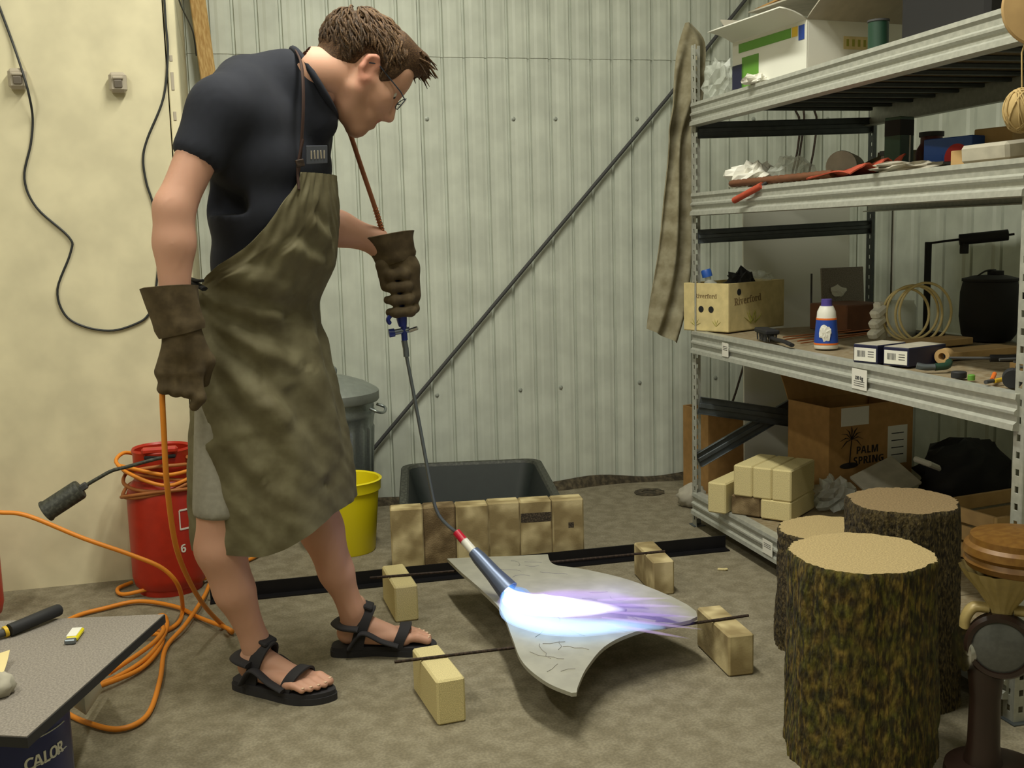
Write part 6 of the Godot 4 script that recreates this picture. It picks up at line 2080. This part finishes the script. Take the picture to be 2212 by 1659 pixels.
func table_group() -> void:
	# a grey slab standing on a blue cylinder
	var sl := thing("work_slab", "grey slab table top at the lower left, resting on a blue gas cylinder", "table", Vector3(-0.5, 0.34, -2.15))
	var poly := PackedVector2Array()
	for p in [Vector3(-0.205, 0.36, -2.406), Vector3(-0.391, 0.36, -1.849), Vector3(-0.80, 0, -2.02), Vector3(-1.02, 0, -2.62), Vector3(-0.576, 0.36, -2.481)]:
		poly.append(Vector2(p.x + 0.5, -(p.z + 2.15)))
	var lay := Basis(Vector3.RIGHT, Vector3.FORWARD, Vector3.UP)
	var st := new_st()
	extrude(st, poly, 0.018, Transform3D(lay, Vector3(0, 0.009, 0)))
	put("edge_band", st, "slab_edge", sl)
	st = new_st()
	var inner := PackedVector2Array()
	for p in poly:
		inner.append(p.lerp(Vector2(-0.08, 0.1), 0.006))
	extrude(st, inner, 0.002, Transform3D(lay, Vector3(0, 0.019, 0)))
	put("top_face", st, "slab", sl)
	var bc := gas_cylinder("dark blue gas cylinder with white lettering under the grey slab", Vector3(-0.50, 0, -2.09), "blue_paint", 0.135, 0.338, 0.30)
	var ang := 50.0
	for k in 5:
		var a := deg_to_rad(ang - 14.0 + k * 7.5)
		words("lettering", "CALOR"[k], 0.024, Transform3D(Basis(Vector3.UP, a) * Basis(Vector3.BACK, 0.0), Vector3(sin(a) * 0.1356, 0.250, cos(a) * 0.1356)), "white_label", bc, "Droid Sans", 700)
	for q in [[0.292, 0.0025], [0.242, 0.0025]]:
		st = new_st()
		var ring := PackedVector3Array()
		for k in 14:
			var a := deg_to_rad(ang - 22.0 + k * 3.6)
			ring.append(Vector3(sin(a) * 0.1352, q[0], cos(a) * 0.1352))
		tube(st, ring, q[1], 5, 0.5)
		put("label_line", st, "white_label", bc)
	# on the slab
	var fl := thing("file_handle", "dark round tool handle with a yellow ring lying on the slab", "tool", Vector3(-0.485, 0.375, -2.399))
	var o := fl.position
	st = new_st()
	tube(st, smooth([Vector3(-0.515, 0.374, -2.364) - o, Vector3(-0.484, 0.376, -2.396) - o, Vector3(-0.452, 0.378, -2.431) - o, Vector3(-0.433, 0.376, -2.461) - o], 4), 0.0135, 10)
	put("grip", st, "rubber", fl)
	rod("ferrule", [Vector3(-0.525, 0.372, -2.361) - o, Vector3(-0.519, 0.373, -2.365) - o], 0.012, "yellow_dull", fl, 10)
	rod("shank", [Vector3(-0.562, 0.37, -2.33) - o, Vector3(-0.525, 0.372, -2.361) - o], 0.009, "dark_grey", fl, 8)
	var li := thing("lighter", "yellow and white pocket lighter lying on the slab", "lighter", Vector3(-0.38, 0.366, -2.308), 0.0)
	var d: Vector3 = (Vector3(-0.385, 0.366, -2.28) - Vector3(-0.377, 0.366, -2.352)).normalized()
	li.rotation.y = atan2(d.x, d.z)
	block("body", Vector3(0.024, 0.010, 0.060), at(0, 0, -0.008), "yellow", li, 0.003)
	block("paper_wrap", Vector3(0.020, 0.001, 0.050), at(-0.002, 0.0055, -0.010), "white_label", li, 0.0003)
	block("metal_hood", Vector3(0.022, 0.010, 0.014), at(0, 0, 0.029), "torch_steel", li, 0.002)
	var ps := new_st()
	var rows := []
	for i in 8:
		var row := PackedVector3Array()
		for j in 8:
			var a := i / 7.0
			var b := j / 7.0
			row.append(Vector3(-0.07 + a * 0.08, 0.003 + 0.020 * b * b * a, 0.06 - b * 0.085))
		rows.append(row)
	cloth(ps, rows, 0.0008)
	var pp := put("paper_scrap", ps, "paper")
	pp.position = Vector3(-0.494, 0.362, -2.187)
	tag(pp, "curled cream paper scrap on the slab at the picture's left border", "paper")
	var pk := crumple("pink_lump", null, "cardboard_grey", Vector3(0.032, 0.022, 0.03), 91, 0.15)
	pk.position = Vector3(-0.477, 0.361, -2.05)
	tag(pk, "pinkish pale lump on the slab at the picture's left border", "lump")
	var ws := new_st()
	cloth(ws, [PackedVector3Array([Vector3(-0.474, 0.05, -2.723), Vector3(-0.431, 0.03, -2.686), Vector3(-0.409, 0.03, -2.835)]), PackedVector3Array([Vector3(-0.378, 0.31, -2.138), Vector3(-0.373, 0.25, -2.326), Vector3(-0.359, 0.22, -2.438)])], 0.001)
	tag(put("white_paper", ws, "white_card"), "white paper sheet hanging under the slab's right edge", "paper")


# ---------------------------------------------------------------- the right side
func log_of(label: String, where: Vector3, r: float, h: float, sd: int, cut: String, bark: String, tilt := Vector3.ZERO) -> void:
	var t := thing("log", label, "log", where, 0.0, "cut logs standing at the right")
	var n := FastNoiseLite.new()
	n.seed = sd
	n.frequency = 1.3
	n.fractal_octaves = 4
	var fine := FastNoiseLite.new()
	fine.seed = sd + 5
	fine.frequency = 3.0
	var st := new_st()
	st.set_smooth_group(1)
	var prev := PackedVector3Array()
	var top := PackedVector3Array()
	var rowsn := 60
	var segs := 150
	for i in rowsn + 1:
		var ring := PackedVector3Array()
		var f := float(i) / rowsn
		for k in segs:
			var a := TAU * k / segs
			var d := Vector3(cos(a), 0, sin(a))
			var big := n.get_noise_3d(d.x * 1.1, f * 0.5, d.z * 1.1) * 0.014
			var plate := fine.get_noise_3d(d.x * 9.0, f * 1.6, d.z * 9.0)
			var rr := r * (1.0 + 0.05 * (1.0 - f) * (1.0 - f)) + big + 0.0028 * clampf(plate * 3.0, -1.0, 1.0)
			if i == rowsn:
				rr -= 0.004
			var y := f * h
			if f > 0.5:
				y += (f - 0.5) * 2.0 * (d.x * tilt.x + d.z * tilt.z) * r
			ring.append(Vector3(d.x * rr, y, d.z * rr))
		if prev.size():
			for k in segs:
				var k2 := (k + 1) % segs
				quad(st, prev[k], ring[k], ring[k2], prev[k2])
		prev = ring
		top = ring
	put("bark", st, bark, t)
	st = new_st()
	st.set_smooth_group(1)
	var c := Vector3(0, h, 0)
	for k in segs:
		tri(st, c, top[(k + 1) % segs], top[k])
	var ct := put("cut_face", st, cut, t)


func right_things() -> void:
	log_of("large moss-green barked log standing nearest the camera at right", Vector3(1.287, 0, -2.03), 0.155, 0.46, 101, "wood_cut", "bark", Vector3(0, 0, 0))
	log_of("dark barked log with an aged cut top standing behind the largest log", Vector3(1.548, 0, -2.262), 0.134, 0.50, 102, "wood_cut_old", "bark_dark", Vector3(0, 0, 0))
	log_of("short pale topped log half hidden between the two taller logs", Vector3(1.527, 0, -2.62), 0.115, 0.34, 103, "wood_cut", "bark_dark", Vector3(0.05, 0, 0))
	# the carved ornament at the right border
	var t := thing("carved_ornament", "varnished amber ornament with a flared gold cup and a round glass disc", "ornament", Vector3(1.458, 0, -1.79), -0.685)
	turned("base", [Vector2(0, 0), Vector2(0.10, 0), Vector2(0.105, 0.01), Vector2(0.10, 0.05), Vector2(0.07, 0.06), Vector2(0, 0.06)], Transform3D(), "dark_wood", t, 32)
	turned("pillar", [Vector2(0.040, 0.05), Vector2(0.032, 0.10), Vector2(0.030, 0.20), Vector2(0.036, 0.26), Vector2(0.03, 0.30), Vector2(0, 0.30)], Transform3D(Basis(), Vector3(-0.025, 0, 0)), "dark_wood", t)
	var st := new_st()
	st.set_smooth_group(1)
	var prev := []
	for q in [[0.372, 0.024, 0.0], [0.385, 0.022, 0.2], [0.405, 0.030, 0.6], [0.435, 0.050, 1.0], [0.465, 0.074, 1.0], [0.480, 0.082, 0.7]]:
		var ring := PackedVector3Array()
		for k in 96:
			var a := TAU * k / 96
			var r: float = q[1] * (1.0 + 0.10 * q[2] * (0.5 - absf(sin(a * 9.0))))
			ring.append(Vector3(cos(a) * r, q[0], sin(a) * r))
		if prev:
			for k in 96:
				quad(st, prev[k], ring[k], ring[(k + 1) % 96], prev[(k + 1) % 96])
		prev = ring
	put("fluted_cup", st, "gold_carving", t)
	turned("amber_rim", [Vector2(0.078, 0.478), Vector2(0.100, 0.486), Vector2(0.106, 0.498), Vector2(0.101, 0.508), Vector2(0.108, 0.516), Vector2(0.105, 0.530), Vector2(0.096, 0.536), Vector2(0.094, 0.548), Vector2(0.06, 0.556), Vector2(0.0, 0.560)], Transform3D(Basis(), Vector3(0.03, 0, 0)), "amber", t, 40)
	var dt := Transform3D(Basis(Vector3.RIGHT, PI / 2), Vector3(0.0, 0.322, 0.030))
	turned("disc_ring", [Vector2(0.050, -0.03), Vector2(0.066, -0.028), Vector2(0.068, 0.0), Vector2(0.062, 0.010), Vector2(0.054, 0.008), Vector2(0.050, -0.004)], dt, "dark_wood", t, 36)
	turned("glass_disc", [Vector2(0, -0.02), Vector2(0.053, -0.02), Vector2(0.055, 0.002), Vector2(0.045, 0.008), Vector2(0, 0.011)], dt, "glass_disc", t, 36)
	var d2 := Transform3D(Basis(Vector3.UP, -1.15) * Basis(Vector3.RIGHT, PI / 2), Vector3(-0.072, 0.30, 0.0))
	turned("side_disc", [Vector2(0, -0.012), Vector2(0.045, -0.012), Vector2(0.048, 0.0), Vector2(0.040, 0.006), Vector2(0, 0.008)], d2, "chrome", t, 30)
	for s in [-1, 1]:
		var w := new_st()
		tube(w, smooth([Vector3(s * 0.026, 0.392, 0.0), Vector3(s * 0.052, 0.392, 0.006), Vector3(s * 0.066, 0.372, 0.010), Vector3(s * 0.068, 0.350, 0.010)], 5), 0.018, 8, 0.6)
		put("side_scroll", w, "gold_carving", t)


# ---------------------------------------------------------------- torch and flame
func torch_and_flame() -> void:
	var t := thing("gas_torch", "long gas torch with a blue handle and flared burner, held over the sheet", "torch", Vector3(0.436, 0.941, -3.03))
	var o := t.position
	var st := new_st()
	tube(st, smooth([Vector3(0.414, 1.109, -3.03) - o, Vector3(0.419, 1.059, -3.03) - o, Vector3(0.433, 0.994, -3.03) - o, Vector3(0.438, 0.941, -3.03) - o, Vector3(0.44, 0.921, -3.03) - o], 4), [0.009, 0.012, 0.0135, 0.014, 0.014, 0.0145, 0.015, 0.015, 0.016, 0.016, 0.016, 0.016, 0.015, 0.014, 0.013, 0.012, 0.011], 10)
	put("handle", st, "torch_blue", t)
	st = new_st()
	tube(st, smooth([Vector3(0.43, 0.975, -3.02) - o, Vector3(0.411, 0.961, -3.015) - o, Vector3(0.397, 0.944, -3.015) - o, Vector3(0.402, 0.933, -3.02) - o], 4), 0.009, 8, 0.7)
	put("trigger_guard", st, "torch_blue", t)
	rod("valve_body", [Vector3(0.408, 0.904, -3.03) - o, Vector3(0.442, 0.909, -3.03) - o, Vector3(0.458, 0.911, -3.03) - o], 0.0085, "torch_steel", t, 10)
	rod("valve_knob", [Vector3(0.4, 0.903, -3.03) - o, Vector3(0.416, 0.905, -3.03) - o], 0.012, "torch_blue", t, 12)
	rod("lever", [Vector3(0.457, 0.909, -3.02) - o, Vector3(0.479, 0.917, -3.01) - o], 0.006, "chrome", t, 8)
	rod("neck", [Vector3(0.442, 0.928, -3.03) - o, Vector3(0.444, 0.881, -3.03) - o], 0.009, "torch_blue", t, 10)
	rod("union", [Vector3(0.442, 0.881, -3.03) - o, Vector3(0.446, 0.858, -3.03) - o, Vector3(0.447, 0.834, -3.03) - o], 0.0085, "torch_steel", t, 10)
	var tip := Vector3(0.68, 0.178, -2.834)
	var root := Vector3(0.566, 0.318, -2.985)
	rod("lance", smooth([Vector3(0.447, 0.837, -3.03) - o, Vector3(0.474, 0.646, -3.02) - o, Vector3(0.5, 0.444, -3) - o, Vector3(0.513, 0.382, -2.995) - o, Vector3(0.535, 0.347, -2.99) - o, root - o], 5), 0.0052, "torch_steel", t, 8)
	var d := (tip - root).normalized()
	var L := root.distance_to(tip)
	rod("red_collar", [root - o, root + d * L * 0.16 - o], 0.0125, "torch_red", t, 12)
	rod("white_sleeve", [root + d * L * 0.15 - o, root + d * L * 0.34 - o], 0.0125, "white_plastic", t, 12)
	var b := Basis(d.cross(Vector3.UP).normalized(), d, Vector3.ZERO)
	b.z = b.x.cross(b.y)
	turned("burner", [Vector2(0.010, 0), Vector2(0.017, 0.004), Vector2(0.021, 0.03), Vector2(0.024, L * 0.40), Vector2(0.031, L * 0.66), Vector2(0.0315, L * 0.68), Vector2(0.028, L * 0.68), Vector2(0.022, L * 0.42), Vector2(0.0, L * 0.3)], Transform3D(b, root + d * L * 0.32 - o), "burner", t, 24)
	# the flame: nested translucent shells, brightest and whitest inside
	var fl := thing("torch_flame", "white and violet gas flame blowing across the grey sheet", "flame", tip)
	var main_run := [tip - d * 0.012, tip + d * 0.022, Vector3(0.72, 0.17, -2.732), Vector3(0.813, 0.165, -2.684), Vector3(0.929, 0.163, -2.636), Vector3(1.018, 0.161, -2.56), Vector3(1.091, 0.16, -2.485)]
	var low_run := [tip + d * 0.004, Vector3(0.658, 0.165, -2.675), Vector3(0.721, 0.16, -2.589), Vector3(0.809, 0.158, -2.548), Vector3(0.914, 0.158, -2.524), Vector3(1.011, 0.158, -2.478)]
	var high_run := [tip + d * 0.01, Vector3(0.737, 0.172, -2.784), Vector3(0.829, 0.17, -2.779), Vector3(0.939, 0.168, -2.74), Vector3(1.031, 0.165, -2.658)]
	for run in [main_run, low_run, high_run]:
		for k in run.size():
			run[k] -= tip
	flame_shell(fl, "violet_plume", main_run, 1.0, [0.026, 0.05, 0.085, 0.11, 0.115, 0.10, 0.03], rgb(186, 164, 255), 1.1, 7, 0.060, 0.22)
	flame_shell(fl, "upper_plume", high_run, 1.0, [0.012, 0.022, 0.026, 0.024, 0.006], rgb(216, 176, 255), 1.2, 4, 0.07, 0.4)
	flame_shell(fl, "lower_plume", low_run, 1.0, [0.018, 0.038, 0.052, 0.052, 0.040, 0.008], rgb(180, 216, 255), 2.2, 6, 0.13, 0.3)
	flame_shell(fl, "blue_root", main_run, 0.40, [0.027, 0.032, 0.040, 0.046, 0.042, 0.032, 0.012], rgb(70, 165, 255), 1.6, 4, 0.16, 0.6)
	flame_shell(fl, "white_core", main_run, 0.72, [0.012, 0.026, 0.050, 0.064, 0.062, 0.044, 0.008], rgb(232, 230, 255), 3.6, 6, 0.22, 0.32)
	var streaks := [[Vector3(0.901, 0.168, -2.708), Vector3(1.099, 0.168, -2.658)], [Vector3(0.901, 0.168, -2.669), Vector3(1.108, 0.168, -2.584)], [Vector3(0.896, 0.166, -2.616), Vector3(1.112, 0.165, -2.503)], [Vector3(0.871, 0.165, -2.583), Vector3(1.09, 0.163, -2.425)], [Vector3(0.85, 0.163, -2.559), Vector3(1.035, 0.16, -2.385)]]
	for k in streaks.size():
		var sa: Vector3 = streaks[k][0] - tip
		var sb: Vector3 = streaks[k][1] - tip
		flame_shell(fl, "streak", [sa, sa.lerp(sb, 0.35), sa.lerp(sb, 0.7), sb], 1.0, [0.003, 0.008, 0.006, 0.001], rgb(228, 200, 255), 1.2, 2, 0.11, 0.5)
	for q in [[0.14, 0.012], [0.30, 0.008]]:
		var l := OmniLight3D.new()
		l.name = "flame_light"
		l.light_color = rgb(176, 176, 255)
		l.light_energy = q[1]
		l.light_size = 0.03
		l.omni_range = 8.0
		l.omni_attenuation = 2.0
		l.shadow_enabled = true
		fl.add_child(l, true)
		l.position = Vector3(q[0], 0.05, 0.03)


func flame_shell(parent: Node3D, called: String, path: Array, upto: float, radii: Array, c: Color, energy: float, shells: int, alpha: float, squash: float) -> void:
	var m := StandardMaterial3D.new()
	m.resource_name = called
	m.albedo_color = Color(0, 0, 0, 1)
	m.roughness = 1.0
	m.metallic_specular = 0.0
	m.transparency = BaseMaterial3D.TRANSPARENCY_ALPHA
	m.vertex_color_use_as_albedo = true
	m.emission_enabled = true
	m.emission = c
	m.emission_energy_multiplier = energy
	M[called] = m
	var pts := smooth(path, 8)
	var n := int(pts.size() * upto)
	var st := new_st()
	st.set_smooth_group(1)
	for s in shells:
		var k := 1.0 - 0.8 * float(s) / shells
		var rows := []
		var al := []
		for i in n:
			var t := float(i) / (n - 1)
			var p := pts[i]
			var dir := (pts[mini(i + 1, pts.size() - 1)] - pts[maxi(i - 1, 0)]).normalized()
			var side := dir.cross(Vector3.UP).normalized()
			var up := side.cross(dir)
			var x := t * (radii.size() - 1)
			var a := int(minf(x, radii.size() - 2))
			var r: float = lerpf(radii[a], radii[a + 1], x - a) * k
			var ring := PackedVector3Array()
			for j in 20:
				var an := TAU * j / 20
				var wob := 1.0 + 0.10 * sin(an * 4.0 + t * 9.0 + s) * t
				ring.append(p + (side * cos(an) * wob + up * sin(an) * squash) * r)
			rows.append(ring)
			al.append(alpha * (1.0 - pow(t, 2.2)) + 0.002)
		for i in n - 1:
			for j in 20:
				var j2 := (j + 1) % 20
				var c0 := Color(1, 1, 1, al[i])
				var c1 := Color(1, 1, 1, al[i + 1])
				for q in [[rows[i][j], c0], [rows[i + 1][j2], c1], [rows[i][j2], c0], [rows[i][j], c0], [rows[i + 1][j], c1], [rows[i + 1][j2], c1]]:
					st.set_color(q[1])
					st.add_vertex(q[0])
	put(called, st, called, parent)
